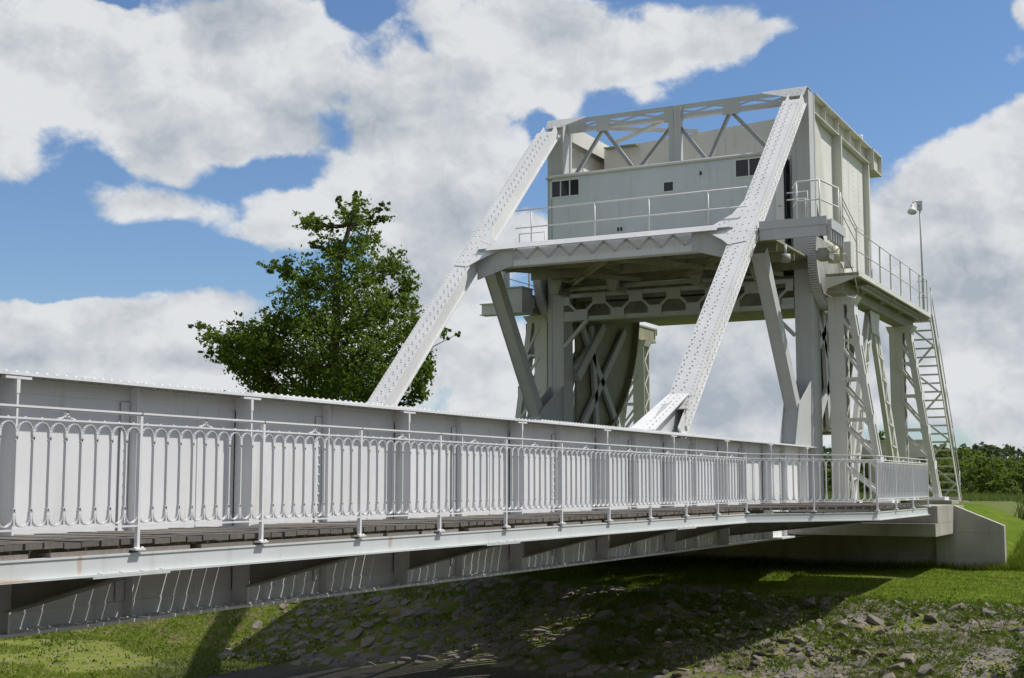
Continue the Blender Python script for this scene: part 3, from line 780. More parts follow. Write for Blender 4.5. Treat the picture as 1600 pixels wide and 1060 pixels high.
# lamp, motor box and cable clutter under the near corner
mo = thing('winch_motor', 'yellowed motor housing beside a grey gearbox under the near end of the cabin platform', 'motor', (34.6, 8.45, 5.68))
MB().tube([(34.5, 8.42, 5.70), (34.5, 8.42, 6.12)], .16, 14).build('housing', M['yellow'], mo, True)
b = MB(); b.box(33.7, 34.2, 8.35, 8.7, 5.70, 5.92); b.box(33.75, 34.1, 8.4, 8.65, 5.92, 5.98); b.build('gearbox', M['under'], mo)
b = MB()
for i in range(5): b.tube([(34.5+.05*i, 8.3-.02*i, 5.72), (34.42+.05*i, 8.22, 5.62-.02*i), (34.3, 8.2, 5.66)], .012, 5)
b.build('cable_loop', M['cable'], mo, True)
cb_ = tag(MB().tube([(33.4, 8.28, 5.75), (34.2, 8.05, 5.85), (34.9, 8.02, 5.45), (35.5, 8.05, 5.02), (35.3, 8.1, 4.85), (34.6, 8.15, 4.82)], .016, 6).build('cable', M['cable'], None, True), 'loose pale cable drooping in a loop below the near corner of the cabin platform', 'cable')
hl = thing('bulkhead_lamp', 'small white drum lamp under the near end of the cabin platform', 'lamp', (33.6, 9.5, 5.8))
MB().tube([(33.6, 9.45, 5.66), (33.6, 9.45, 5.86)], .13, 14).build('lamp_body', M['under'], hl, True)
MB().tube([(33.6, 9.45, 5.86), (33.6, 9.45, 6.09)], .04, 8).build('stem', M['grey'], hl, True)
sd = thing('warning_beacon', 'small white domed beacon on the rear roof edge of the counterweight', 'beacon', (43.2, 9.6, 10.96))
MB().tube([(43.2, 9.6, 10.96), (43.2, 9.6, 11.12), (43.2, 9.6, 11.2), (43.2, 9.6, 11.24)], .09, 12).build('dome', M['rail'], sd, True)
MB().box(43.1, 43.3, 9.5, 9.7, 10.962, 10.985).build('base', M['grey'], sd)

# ------------------------------------------------------------------ track supports, towers
def make_track(flip, label):
    F = (lambda y: mir(y)) if flip else (lambda y: y)
    def bx(mb, x0, x1, a, b, z0, z1):
        a, b = sorted((F(a), F(b))); mb.box(x0, x1, a, b, z0, z1)
    o = thing('track_platform', label, 'platform', (41, F(8.6), 5.1), 'raised track platforms beside the bridge')
    m = MB(); bx(m, 36.05, 46.2, 8.16, 9.05, 5.60, 5.66); m.build('deck_plate', M['olive'], o)
    m = MB(); bx(m, 36.0, 46.25, 8.13, 8.158, 5.52, 5.69); bx(m, 36.0, 46.25, 8.08, 8.13, 5.52, 5.54); bx(m, 46.2, 46.24, 8.16, 9.05, 5.42, 5.68)
    m.build('edge_channel', M['tower'], o)
    m = MB(); y0, y1, ym = F(9.06), F(8.17), F(8.6)
    for x in (36.02, 38.5, 41.0, 43.6, 46.0):
        m = MB(); m.prism([(x, y0, 5.58), (x, y1, 5.58), (x, y1, 5.53), (x, y0, 5.24)], (.025, 0, 0)); m.build('gusset_rib', M['tower'], o)
    m = MB(); bx(m, 36.05, 46.1, 8.62, 9.04, 5.12, 5.22); bx(m, 36.06, 36.08, 8.66, 9.0, 5.23, 5.58)
    bx(m, 36.1, 46, 8.98, 9.02, 5.22, 5.59); bx(m, 36.1, 46, 8.64, 8.68, 5.22, 5.56)
    m.build('track_girder', M['olive'], o)
    m = MB(); x = 37.4
    while x < 45.4: bx(m, x, x+.07, 8.2, 8.6, 5.47, 5.50); x += .19
    bx(m, 37.3, 45.5, 8.36, 8.42, 5.42, 5.465)
    m.build('grating', M['grey'], o)
    return o
make_track(False, 'narrow raised steel platform beside the near side of the counterweight, carried by two lattice towers')
make_track(True, 'narrow raised steel platform beyond the counterweight on the far side of the bridge')
fb = MB(); fb.box(35.3, 36.0, mir(9.02), mir(8.22), 5.05, 5.80); fb.box(35.25, 36.0, mir(9.06), mir(8.18), 5.80, 5.83)
tag(fb.build('track_box', M['grey']), 'dark box girder end sticking out in front of the far tower below the cabin platform', 'box girder')
fb = MB(); fb.box(35.6, 35.9, mir(8.2), mir(7.5), 5.10, 5.40); fb.box(35.55, 35.95, mir(8.2), mir(7.45), 5.40, 5.425); fb.box(35.55, 35.95, mir(8.2), mir(7.45), 5.075, 5.10)
tag(fb.build('walkway_bracket', M['tower']), 'pale cantilever bracket projecting left from the dark box girder', 'bracket')

def make_tower(X, flip, label):
    F = (lambda y: mir(y)) if flip else (lambda y: y)
    zb, zt = -.46, 5.12
    o = thing('lattice_tower', label, 'tower', (X, F(8.4), zb), 'lattice towers under the track platforms')
    def bx(mb, x0, x1, a, b, z0, z1):
        a, b = sorted((F(a), F(b))); mb.box(x0, x1, a, b, z0, z1)
    m = MB()
    bx(m, X-.012, X+.012, 8.74, 9.16, zb, zt); bx(m, X+.50, X+.525, 8.74, 9.16, zb, zt)
    if not flip: bx(m, X+.012, X+.50, 9.135, 9.16, zb, zt)
    for x in (X+.012, X+.41): bx(m, x, x+.09, 8.74, 8.755, zb, zt)
    z = zb+.2
    k = 0
    while z < zt-.4:
        z2 = z+.42
        a, b_ = (X+.08, X+.45) if k % 2 else (X+.45, X+.08)
        m.bar((a, F(8.735), z), (b_, F(8.735), z2), .012, .06, (1, 0, 0))
        if flip: m.bar((a, F(9.165), z), (b_, F(9.165), z2), .06, .012, (0, 1, 0))
        z = z2; k += 1
    m.build('inner_leg', M['tower'], o)
    m = MB(); t = Vector((X, F(8.60), zt)); b = Vector((X, F(7.80), zb))
    for dx in (.0, .36):
        m.bar(t+Vector((dx+.012, 0, 0)), b+Vector((dx+.012, 0, 0)), .024, .17, (0, 1, 0))
        sgn = -1 if not flip else 1
        for ox in ((.06,) if dx == 0 else (-.05,)):
            m.bar(t+Vector((dx+ox+.012, sgn*.082, 0)), b+Vector((dx+ox+.012, sgn*.082, 0)), .095, .016, (0, 1, 0))
    z = zb+.35; k = 0
    at = lambda z: F(8.60)+(F(7.80)-F(8.60))*(zt-z)/(zt-zb)
    m.build('raking_leg', M['tower'], o)
    bz = [.62, 1.75, 2.85, 3.9, 4.75]
    m = MB()
    for z in bz:
        yo = at(z)+(-.096 if not flip else .096)
        lo, hi = sorted((yo-.008, yo+.008)); m.box(X-.01, X+.41, lo, hi, z-.14, z+.14)
    m.build('batten_plate', M['rail'], o)
    for z in bz[:-1]:
        m = MB(); y1 = at(z); m.bar((X+.48, F(9.1), z), (X+.48, y1, z), .03, .09, (0,0,1)); m.build('strut', M['tower'], o); m = MB(); m.bar((X-.005, F(9.10), z), (X-.005, y1, z), .03, .075, (0,0,1))
        m.prism([(X-.03, y1-(F(7.8)-F(8.6))*.05, z-.2), (X-.03, y1-(F(7.8)-F(8.6))*.25, z-.02), (X-.03, y1-(F(7.8)-F(8.6))*.05, z-.02)], (.012, 0, 0))
        m.build('strut', M['tower'], o)
    for z0, z1 in ((4.75, 3.9), (3.85, 2.95), (2.8, 1.85), (1.7, .72), (.55, -.35)):
        m = MB(); m.bar((X-.02, F(8.9), z0), (X-.02, at(z1), z1), .02, .07, (0,0,1)); m.bar((X+.03, F(8.9), z0+.06), (X+.03, at(z1), z1+.06), .09, .016, (0,0,1)); m.bar((X+.45, F(8.9), z0), (X+.45, at(z1), z1), .02, .11, (0,0,1)); m.build('brace', M['tower'], o)
    m = MB(); m.prism([(X-.02, F(9.26), zt), (X-.02, F(8.35), zt), (X-.02, F(8.50), zt-.22), (X-.02, F(9.18), zt-.22)], (.58, 0, 0)); m.build('cap', M['tower'], o)
    m = MB(); bx(m, X-.15, X+.65, 7.55, 8.05, zb-.05, zb+.06); m.build('base_plate', M['rail'], o); m = MB(); bx(m, X-.15, X+.65, 8.6, 9.3, zb-.05, zb+.04); m.build('base_plate', M['rail'], o)
    return o
make_tower(36.7, False, 'front lattice tower under the near track platform, beside the bridge post')
make_tower(44.6, False, 'rear lattice tower under the near track platform, next to the steel stair')
make_tower(36.7, True, 'front lattice tower on the far side, below the dark box girder')
make_tower(44.6, True, 'rear lattice tower on the far side, seen through the bridge with a sunlit laced edge')

def make_aframe(flip, label):
    F = (lambda y: mir(y)) if flip else (lambda y: y)
    o = thing('brace_frame', label, 'brace', (40.4, F(8.85), -.46), 'inverted V braces between the towers')
    for s, xe in ((-1, 37.35), (1, 44.05)):
        m = MB(); a = Vector((40.55+s*.12, F(8.85), 5.10)); b = Vector((xe, F(8.85), -.45)); d = (b-a).normalized(); sd = Vector((d.z, 0, -d.x))
        for e in (-.36, .36):
            m.bar(a+sd*e*.55, b+sd*e, .14, .19, sd)
        m.build('brace_chord', M['tower'], o)
        m = MB(); n = 15
        for i in range(n):
            t0, t1 = i/n*.9+.08, (i+1)/n*.9+.08
            e0 = (-1 if i % 2 else 1)
            p = a+(b-a)*t0+sd*e0*.3*(.55+.45*t0); q = a+(b-a)*t1-sd*e0*.3*(.55+.45*t1)
            for oy in (-.09, .09): m.bar(p+Vector((0, oy, 0)), q+Vector((0, oy, 0)), .012, .055, sd)
        m.build('lacing', M['tower'], o)
    m = MB(); m.prism([(39.9, F(8.72), 5.11), (41.2, F(8.72), 5.11), (40.95, F(8.72), 4.45), (40.15, F(8.72), 4.45)], (0, .015, 0)); m.build('apex_plate', M['tower'], o)
    for x in (37.35, 44.05): m = MB(); m.box(x-.35, x+.35, F(8.85)-.25, F(8.85)+.25, -.51, -.44); m.build('base_plate', M['rail'], o)
make_aframe(False, 'laced inverted V brace between the two near lattice towers')
make_aframe(True, 'laced inverted V brace between the two far lattice towers')
xb = MB(); xb.box(46.6, 47.0, 8.4, 10.6, .95, 1.45); xb.box(46.5, 47.1, 8.35, 10.65, 1.45, 1.49); xb.box(46.5, 47.1, 8.35, 10.65, .91, .95)
xb.box(46.6, 46.9, 8.8, 9.1, -.5, .91); xb.box(46.6, 46.9, 10.1, 10.4, -.5, .91)
tag(xb.build('buffer_beam', M['tower']), 'grey box beam on stubby posts behind the rear near tower', 'beam')

def make_track_rail(flip, label):
    F = (lambda y: mir(y)) if flip else (lambda y: y)
    o = thing('track_railing', label, 'railing', (41, F(8.15), 5.66), 'railings of the track platforms')
    xs = [36.1, 37.45, 38.9, 40.35, 41.8, 43.3, 44.8, 46.15]
    for x in xs:
        m = MB(); y = F(8.17); m.box(x-.035, x+.035, y-.008, y+.008, 5.662, 6.78); m.box(x-.035, x-.025, y-.03 if flip else y+.008, y-.008 if flip else y+.03, 5.662, 6.78); m.build('post', M['tower'], o)
    for z in (6.77, 6.22): MB().tube([(xs[0], F(8.155), z), (xs[-1], F(8.155), z), (xs[-1], F(8.5), z)], .013, 6).build('rail', M['tower'], o, True)
    m = MB(); m.box(35.75, 35.80, F(8.12)-.02, F(8.12)+.02, 5.6, 6.8); m.box(35.2, 35.55, F(8.3)-.15, F(8.3)+.15, 5.69, 6.35); m.build('switch_box', M['tower'], o)
make_track_rail(False, 'post and wire railing on the outer edge of the near track platform')
make_track_rail(True, 'post and wire railing on the outer edge of the far track platform')

# steel stair at the end of the near track platform
st = thing('steel_stair', 'steep open steel stair leading from the track platform down to the concrete abutment', 'stair', (51, 8.55, -.6))
A, B = Vector((46.3, 0, 5.58)), Vector((51.0, 0, -.62))
for y in (8.13, 9.02):
    m = MB(); m.bar(A+Vector((0, y, 0)), B+Vector((0, y, 0)), .035, .24); m.bar(A+Vector((0, y-.03, 0)), B+Vector((0, y-.03, 0)), .07, .012, (0,0,1), (0, .115)); m.build('stringer', M['tower'], st)
for i in range(22):
    t = (i+.5)/22; p = A+(B-A)*t
    m = MB(); m.box(p.x-.13, p.x+.13, 8.15, 9.0, p.z-.012, p.z+.016); m.box(p.x-.13, p.x-.118, 8.15, 9.0, p.z-.045, p.z-.012); m.build('tread', M['tower'], st)
zz = MB(); nz = 8
for i in range(nz):
    t0, t1 = i/nz, (i+1)/nz; y0, y1 = (9.0, 8.15) if i % 2 == 0 else (8.15, 9.0)
    p = A+(B-A)*t0; q = A+(B-A)*t1; zz.bar((p.x-.10, y0, p.z-.15), (q.x-.10, y1, q.z-.15), .05, .05)
zz.build('wind_brace', M['tower'], st)
for y in (8.10, 9.05):
    MB().tube([A+Vector((0, y, 1.0)), B+Vector((0, y, 1.0))], .02, 6).build('handrail', M['tower'], st, True)
    for t in (.02, .26, .5, .74, .98):
        p = A+(B-A)*t; MB().tube([(p.x, y, p.z), (p.x, y, p.z+1.0)], .017, 6).build('baluster', M['tower'], st, True)

# lamp post
lp = thing('lamp_post', 'thin leaning grey lamp post with a bell shade on the end of the track platform', 'lamp post', (45.5, 8.2, 5.66))
MB().tube([(45.55, 8.2, 5.60), (45.5, 8.2, 7.4), (45.42, 8.2, 9.25)], .038, 8, .028).build('pole', M['grey'], lp, True)
MB().tube([(45.42, 8.2, 9.16), (45.05, 8.24, 9.28), (44.80, 8.27, 9.26), (44.68, 8.29, 9.13)], .025, 8).build('arm', M['grey'], lp, True)
sh = MB(); prof = [(.035, 9.12), (.055, 9.07), (.06, 9.02), (.075, 8.98), (.12, 8.91), (.15, 8.85), (.15, 8.83)]; n = 16; c = Vector((44.66, 8.29)); o_ = []
for r_, z in prof:
    for k in range(n): t = 2*PI*k/n; sh.v.append((c.x+r_*math.cos(t)-(9.14-z)*.35, c.y+r_*math.sin(t), z-.10*math.cos(t)*r_/.25*1.0))
for i in range(len(prof)-1):
    for k in range(n): sh.f.append((i*n+k, i*n+(k+1) % n, (i+1)*n+(k+1) % n, (i+1)*n+k))
sh.f.append(tuple(range(n))[::-1]); sh.f.append(tuple((len(prof)-1)*n+k for k in range(n)))
sh.build('lamp_shade', M['cabin'], lp, True)
bk = MB(); bk.box(45.36, 45.48, 8.12, 8.28, 9.05, 9.35); bk.build('bracket', M['galv'], lp)

# ------------------------------------------------------------------ concrete abutment
ab = thing('abutment', 'concrete bridge abutment with a pale bearing block and a sloping wing wall', 'abutment', (36.6, YC, -2.6))
XW = 36.6
m = MB(); m.box(XW, 38.2, 6.0, 23, -4.4, -.56); m.v = m.v; m.build('front_wall', M['concrete'], ab)
m = MB(); m.box(34.25, XW+.3, 6.0, 21.0, -.95, -.53); m.box(34.15, 34.249, 6.0, 21, -1.25, -.95) if False else None
m.build('bearing_block', M['concrete'], ab)
m = MB(); m.box(33.95, XW-.002, 6.003, 20.9, -1.26, -.952); m.build('bearing_ledge', M['concrete'], ab)
m = MB(); m.prism([(XW-.02, 6.0-.002, -.545), (XW-.02, 4.78, -1.05), (XW-.02, 4.78, -4.0), (XW-.02, 5.998, -4.0)], (.32, 0, 0)); m.build('wing_wall', M['concrete'], ab)
m = MB(); m.box(XW-.12, XW-.021, 5.97, 6.45, -4.0, -1.262); m.build('corner_pier', M['concrete'], ab)
m = MB(); m.box(44.2, 45.6, 7.3, 9.5, -.8, -.50); m.build('footing_slab', M['concrete'], ab); m = MB(); m.box(50.5, 51.5, 7.9, 9.3, -.8, -.60); m.build('footing_slab', M['concrete'], ab)
for x, y in ((34.4, 7.7), (36.9, 7.8)):
    pass
# ------------------------------------------------------------------ terrain
CPX = [(-60, -1.7), (6, -1.7), (7.5, -2.0), (12, -4.3), (28.3, -4.3), (31.6, -2.68), (36.4, -2.16), (38.5, -1.75), (41, -1.15), (44, -.85), (60, -.95), (120, -1.3), (300, -1.5), (2500, -2.0)]
CPN = [(-60, -1.7), (6, -1.7), (7.5, -2.0), (12, -3.7), (23.8, -3.7), (28.7, -2.45), (36.4, -2.14), (38.5, -1.75), (41, -1.15), (44, -.85), (60, -.95), (120, -1.3), (300, -1.5), (2500, -2.0)]
def tY(y): t = min(1, max(0, (y-11)/8)); return t*t*(3-2*t)
def shf(y): return 3.0*(1-tY(y))          # the bank crest lies nearer the canal on the near side
def pl_(x, P):
    for (a, za), (b, zb) in zip(P[:-1], P[1:]):
        if x <= b: return za+(zb-za)*max(0, (x-a))/(b-a)
    return P[-1][1]
def hgt(x, y, detail=True):
    # canal bank foot bends a little; the bed is flat, the far bank is grass
    t = tY(y); prof = lambda q: pl_(q, CPN)*(1-t)+pl_(q, CPX)*t
    z = prof(x)
    if 36.4 < x < 53 and 4.6 < y < 25:
        if x <= 37.0: z = -2.16 if y > 4.9 else z
        else:
            z = -.62
            if y < 6.3: k = (y-4.6)/1.7; z = min(-.62*k+(1-k)*prof(x), -.66-(6.3-y)*.42)
    if y < -14 and x < 60: z = z+10.0*(1-math.exp(-((-14-y)/22.0)**2))  # unseen hill added on this side to block low sky light
    if x < -18: z = z+9*(1-math.exp(-((-18-x)/20)**2))  # second unseen rise, added behind the camera to cut low sky light
    if x < 36.4 and y > 22 and x > 20: z += .25*min(1, (y-22)/8)
    if detail and x < 80 and y > -12 and x > -15:
        n = noise.noise(Vector((x*.35, y*.35, 3.1)))*.10+noise.noise(Vector((x*1.3, y*1.3, 7.7)))*.045
        if 12 < x < 28-shf(y): n *= .45
        if 37 < x < 53 and 4.9 < y < 23: n *= .2
        z += n
    elif detail: z += noise.noise(Vector((x*.02, y*.02, 1)))*.5
    return z
def axis(segs):
    out = []
    for a, b, st in segs:
        k = max(1, int(round((b-a)/st))); out += [a+(b-a)*i/k for i in range(k)]
    return out+[segs[-1][1]]
xs = axis([(-60, 4, 3), (4, 17, .5), (17, 45, .22), (45, 70, 1.2), (70, 200, 8), (200, 900, 50), (900, 2500, 200)])
ys = axis([(-600, -100, 50), (-100, -10, 6), (-10, 0, .8), (0, 32, .25), (32, 70, 1.5), (70, 200, 10), (200, 900, 60), (900, 1800, 200)])
V = np.array([(x, y, hgt(x, y)) for x in xs for y in ys], dtype=np.float32); ny = len(ys)
ii, jj = np.meshgrid(np.arange(len(xs)-1), np.arange(ny-1), indexing='ij'); a = (ii*ny+jj).ravel()
F4 = np.stack([a, a+ny, a+ny+1, a+1], 1)
def ground_mat():
    m, nt, b = new_mat('ground'); p = pos(nt); sx = N(nt, 'ShaderNodeSeparateXYZ'); L(nt, p, sx.inputs[0])
    X, Y, Z = sx.outputs
    n1 = noise_(nt, p, .5, 6, .6); n2 = noise_(nt, p, 2.6, 6, .65); n3 = noise_(nt, p, 14, 5, .7); n4 = noise_(nt, p, 45, 3, .7)
    lawn = mixc(nt, smooth(nt, n2, .30, .72), (.068, .115, .005), (.128, .18, .015))
    lawn = mixc(nt, math_(nt, 'MULTIPLY', smooth(nt, n3, .5, .75), .5), lawn, (.085, .135, .014))
    lawn = mixc(nt, math_(nt, 'MULTIPLY', smooth(nt, n1, .56, .72), .45), lawn, (.20, .185, .08))
    # worn strip along the crest of the bank
    wx = math_(nt, 'ABSOLUTE', math_(nt, 'SUBTRACT', math_(nt, 'ADD', math_(nt, 'ADD', X, 2.2), math_(nt, 'MULTIPLY', n2, .8)), 32.9))
    lawn = mixc(nt, math_(nt, 'MULTIPLY', smooth(nt, wx, .45, .1), smooth(nt, n1, .4, .6)), lawn, (.21, .17, .09))
    bank = mixc(nt, smooth(nt, n3, .35, .65), (.15, .13, .06), (.30, .25, .13))
    bank = mixc(nt, smooth(nt, n2, .36, .56), bank, (.115, .155, .018))
    bank = mixc(nt, math_(nt, 'MULTIPLY', smooth(nt, n4, .5, .7), .5), bank, (.15, .14, .07))
    grav = mixc(nt, smooth(nt, n4, .35, .65), (.05, .046, .04), (.14, .13, .11))
    grav = mixc(nt, smooth(nt, n1, .52, .70), grav, (.13, .12, .085))
    # masks
    tyn = smooth(nt, Y, 11, 19)
    XS = math_(nt, 'ADD', X, math_(nt, 'MULTIPLY', math_(nt, 'SUBTRACT', 1.0, tyn), 3.0))
    xn = math_(nt, 'ADD', XS, math_(nt, 'MULTIPLY', math_(nt, 'SUBTRACT', n2, .5), 1.6))
    c = mixc(nt, smooth(nt, xn, 31.0, 31.9), bank, lawn)
    g = smooth(nt, math_(nt, 'ADD', xn, math_(nt, 'MULTIPLY', math_(nt, 'SUBTRACT', n3, .5), 3.0)), 28.0, 26.2)
    # grassy bed beyond the bridge
    yy = math_(nt, 'ADD', Y, math_(nt, 'MULTIPLY', math_(nt, 'SUBTRACT', n1, .5), 6.0))
    g2 = smooth(nt, math_(nt, 'ADD', yy, math_(nt, 'MULTIPLY', math_(nt, 'SUBTRACT', 25.5, X), .55)), 24.0, 21.5)
    c2 = mixc(nt, smooth(nt, n2, .42, .66), (.15, .19, .022), (.24, .21, .11))
    c2 = mixc(nt, math_(nt, 'MULTIPLY', smooth(nt, n4, .5, .7), .6), c2, (.17, .18, .06))
    bed = mixc(nt, g2, c2, grav)
    c = mixc(nt, g, c, bed)
    # beyond the crest: rough field
    c = mixc(nt, smooth(nt, X, 43.5, 46), c, mixc(nt, n2, (.085, .115, .03), (.16, .17, .06)))
    L(nt, c, b.inputs['Base Color']); b.inputs['Roughness'].default_value = .95
    b.inputs['Specular IOR Level'].default_value = .1
    bp = N(nt, 'ShaderNodeBump'); bp.inputs['Strength'].default_value = .6; bp.inputs['Distance'].default_value = .05
    L(nt, math_(nt, 'ADD', n3, math_(nt, 'MULTIPLY', n4, .5)), bp.inputs['Height']); L(nt, bp.outputs[0], b.inputs['Normal'])
    return m
ground = fast_mesh('ground', V, F4, ground_mat(), smooth=True); structure(ground)
# pale path beyond the lawn
pv = []; 
for i in range(40):
    x = 43.0+.02*i; y = -40+i*2.2-10
    pass
def ribbon(name, pts, w, mat):
    v = []; 
    for (x, y) in pts: v += [(x-w/2, y, hgt(x-w/2, y)+.05), (x+w/2, y, hgt(x+w/2, y)+.05)]
    n = len(pts); f = [(2*i, 2*i+1, 2*i+3, 2*i+2) for i in range(n-1)]; mb = MB(); mb.v = v; mb.f = f
    o = mb.build(name, mat); structure(o); return o
M['path'] = simple('path_gravel', (.38, .36, .32), .95, 0, .2, 20, .3)
ribbon('path', [(44.6+.012*(i-10)**2*.05, -30+i*1.1) for i in range(31)], .9, M['path'])

# ------------------------------------------------------------------ stones set in the bank
import bmesh
def stone_mesh(seed, name='stone'):
    r = random.Random(seed); bm = bmesh.new()
    for i in range(15):
        v = [r.uniform(-1, 1) for k in range(3)]; ax = r.randrange(3); v[ax] = 1 if v[ax] > 0 else -1
        m_ = max(.55, math.sqrt(v[0]**2+v[1]**2)*.85)
        bm.verts.new((v[0]*.5/m_**.8*r.uniform(.8, 1), v[1]*.42/m_**.8*r.uniform(.8, 1), v[2]*.20*r.uniform(.75, 1.05)))
    res = bmesh.ops.convex_hull(bm, input=bm.verts)
    bmesh.ops.delete(bm, geom=[g for g in res['geom_interior'] if isinstance(g, bmesh.types.BMVert)], context='VERTS')
    bmesh.ops.bevel(bm, geom=list(bm.edges), offset=.018, segments=1, affect='EDGES')
    me = bpy.data.meshes.new(name); bm.to_mesh(me); bm.free(); me.materials.append(M['stone']); return me
smeshes = [stone_mesh(s) for s in range(9)]
placed = []
def free(x, y, r):
    for (a, b, c) in placed:
        if (a-x)**2+(b-y)**2 < ((c+r)*.74)**2: return False
    return True
def put_stone(x, y, s, label, flat=1.0, lift=0.0):
    x -= shf(y); o = bpy.data.objects.new('stone', R.choice(smeshes)); COL.objects.link(o)
    o.location = (x, y, hgt(x, y)-.03*s+lift); o.scale = (s, s*R.uniform(.8, 1.1), s*flat*R.uniform(.75, 1.1))
    o.rotation_euler = (R.uniform(-.1, .1), -.42+R.uniform(-.13, .13), R.uniform(0, 6.28))
    placed.append((x, y, s*.5)); ROOT[o.name] = Vector((0,0,0))
    return tag(o, label, 'stone', 'stones set in the grassy canal bank')
big = [(28.6, 5.0, .5, 'largest dark rounded boulder low on the sunlit stony bank'), (28.1, 4.75, .4, 'flat brown stone just below the largest dark boulder on the bank'),
       (31.2, 7.6, .48, 'wide dark-shadowed slab of stone near the top of the sunlit bank'), (31.3, 4.1, .5, 'pale rounded stone at the grass edge near the right side of the bank')]
for x, y, s, lb in big: put_stone(x, y, s, lb, 1.25, .05)
cnt = 0; tries = 0
while cnt < 294 and tries < 9000:
    tries += 1
    y = R.uniform(1.8, 11.0); x = R.uniform(27.4, 31.9)
    if noise.noise(Vector((x*.7, y*.7, 2.2))) < -.18+(.35 if y < 5 and x < 30 else 0)-(.2 if R.random() < .2 else 0): continue
    s = R.choice((.2, .24, .28, .32, .36, .42))*R.uniform(.85, 1.15)
    if not free(x-shf(y), y, s*.5): continue
    put_stone(x, y, s, 'grey brown stone bedded among grass on the sloping canal bank'); cnt += 1
# the mass of stones in the shade under the bridge: one object
sm = MB(); tries = 0
base = [([tuple(v.co) for v in me.vertices], [tuple(p.vertices) for p in me.polygons]) for me in smeshes]
while tries < 7500:
    tries += 1
    y = R.uniform(9.4, 24); x = R.uniform(26.9, 33.0 if y < 20 else 31.5)
    if x < 28.2 and R.random() > (x-26.7)*.55: continue
    if y > 20.5 and R.random() < (y-20.5)*.4: continue
    s = R.choice((.28, .34, .4, .46, .54))
    x -= shf(y)
    if not free(x, y, s*.52): continue
    placed.append((x, y, s*.5)); vs, fs = R.choice(base); a = R.uniform(0, 6.28); ca, sa = math.cos(a)*s, math.sin(a)*s; z = hgt(x, y)-.01
    sm.add([(x+vx*ca-vy*sa, y+vx*sa+vy*ca, z+vz*s*.55+.40*(vx*ca-vy*sa)) for vx, vy, vz in vs], fs)
tries = 0
while tries < 3000:
    tries += 1
    y = R.uniform(1.8, 9.6); x = R.uniform(27.6, 31.8); s = R.uniform(.08, .2)
    x -= shf(y)
    if not free(x, y, s*.5): continue
    vs, fs = R.choice(base); a = R.uniform(0, 6.28); ca, sa = math.cos(a)*s, math.sin(a)*s; z = hgt(x, y)+.005
    sm.add([(x+vx*ca-vy*sa, y+vx*sa+vy*ca, z+vz*s*.8+.40*(vx*ca-vy*sa)) for vx, vy, vz in vs], fs)
stuff(sm.build('stone_pitching', M['stone']), 'rough stone pitching in the shade under the bridge', 'stones')

# ------------------------------------------------------------------ grass and weeds
def blades(name, P, h, w, mat, label, cat, lean=.5):
    n = len(P); ang = NR.uniform(0, 2*PI, n); hh = h*NR.uniform(.5, 1.2, n); ww = w*NR.uniform(.7, 1.3, n)
    d = np.stack([np.cos(ang), np.sin(ang), np.zeros(n)], 1); ln = NR.normal(0, lean, (n, 2))*hh[:, None]
    tip = P+np.concatenate([ln, hh[:, None]], 1)
    V = np.stack([P-d*ww[:, None]/2, P+d*ww[:, None]/2, tip], 1).reshape(-1, 3)
    F = np.arange(n*3).reshape(-1, 3)
    return stuff(fast_mesh(name, V, F, mat), label, cat)
def ground_pts(n, x0, x1, y0, y1, cond=None, m=False):
    out = []
    while len(out) < n:
        x = x0+(x1-x0)*R.random(); y = y0+(y1-y0)*R.random()
        if cond and not cond(x, y): continue
        if m: x -= shf(y)
        out.append((x, y, hgt(x, y)-.01))
    return np.array(out)
inwall = lambda x, y: x > 36.3 and y > 4.7
clump = lambda x, y, f, t, k=0: noise.noise(Vector((x*f, y*f, 5.5+k))) > t
blades('lawn_grass', ground_pts(85000, 28.5, 44.0, -2.5, 11.5, lambda x, y: not inwall(x, y) and R.random() < (1.35-.03*(x-26))), .055, .014, M['grass'], 'mown grass at the top of the canal bank', 'grass')
blades('bank_grass', ground_pts(52000, 27.6, 32.2, 1.2, 13, lambda x, y: clump(x, y, 1.1, -.02) or (x > 31 and R.random() < .9), True), .10, .017, M['grass'], 'grass growing between the stones of the bank', 'grass', .7)
blades('dry_grass', ground_pts(16000, 27.6, 32.0, 1.2, 12, lambda x, y: clump(x, y, .9, .05, 9), True), .09, .015, M['drygrass'], 'dry straw-coloured grass between the bank stones', 'grass', .8)
blades('bed_grass', ground_pts(60000, 21, 31.5, 20.2, 34, lambda x, y: clump(x, y, .55, -.08, 3) or x > 28.2), .085, .018, M['grass'], 'patchy grass on the canal bed beyond the bridge', 'grass', .8)
blades('shade_grass', ground_pts(14000, 29.5, 36.3, 9, 20, lambda x, y: clump(x, y, .9, .05, 4)), .12, .02, M['grass'], 'rough grass at the foot of the abutment', 'grass', .7)
blades('field_grass', ground_pts(60000, 44.5, 75, -4, 18, lambda x, y: not (x < 54 and y > 5.5)), .55, .05, M['bush2'], 'tall rough grass beyond the lawn', 'grass', .35)
blades('bank_edge_grass', ground_pts(16000, 36.9, 44, 1.0, 4.7), .22, .02, M['grass'], 'longer grass on the earth bank behind the wing wall', 'grass', .5)
blades('wall_foot_grass', np.concatenate([ground_pts(5000, 36.15, 36.55, 4.7, 20), ground_pts(800, 36.2, 37.2, 4.3, 4.75)]), .22, .02, M['grass'], 'longer grass along the foot of the abutment wall', 'grass', .5)
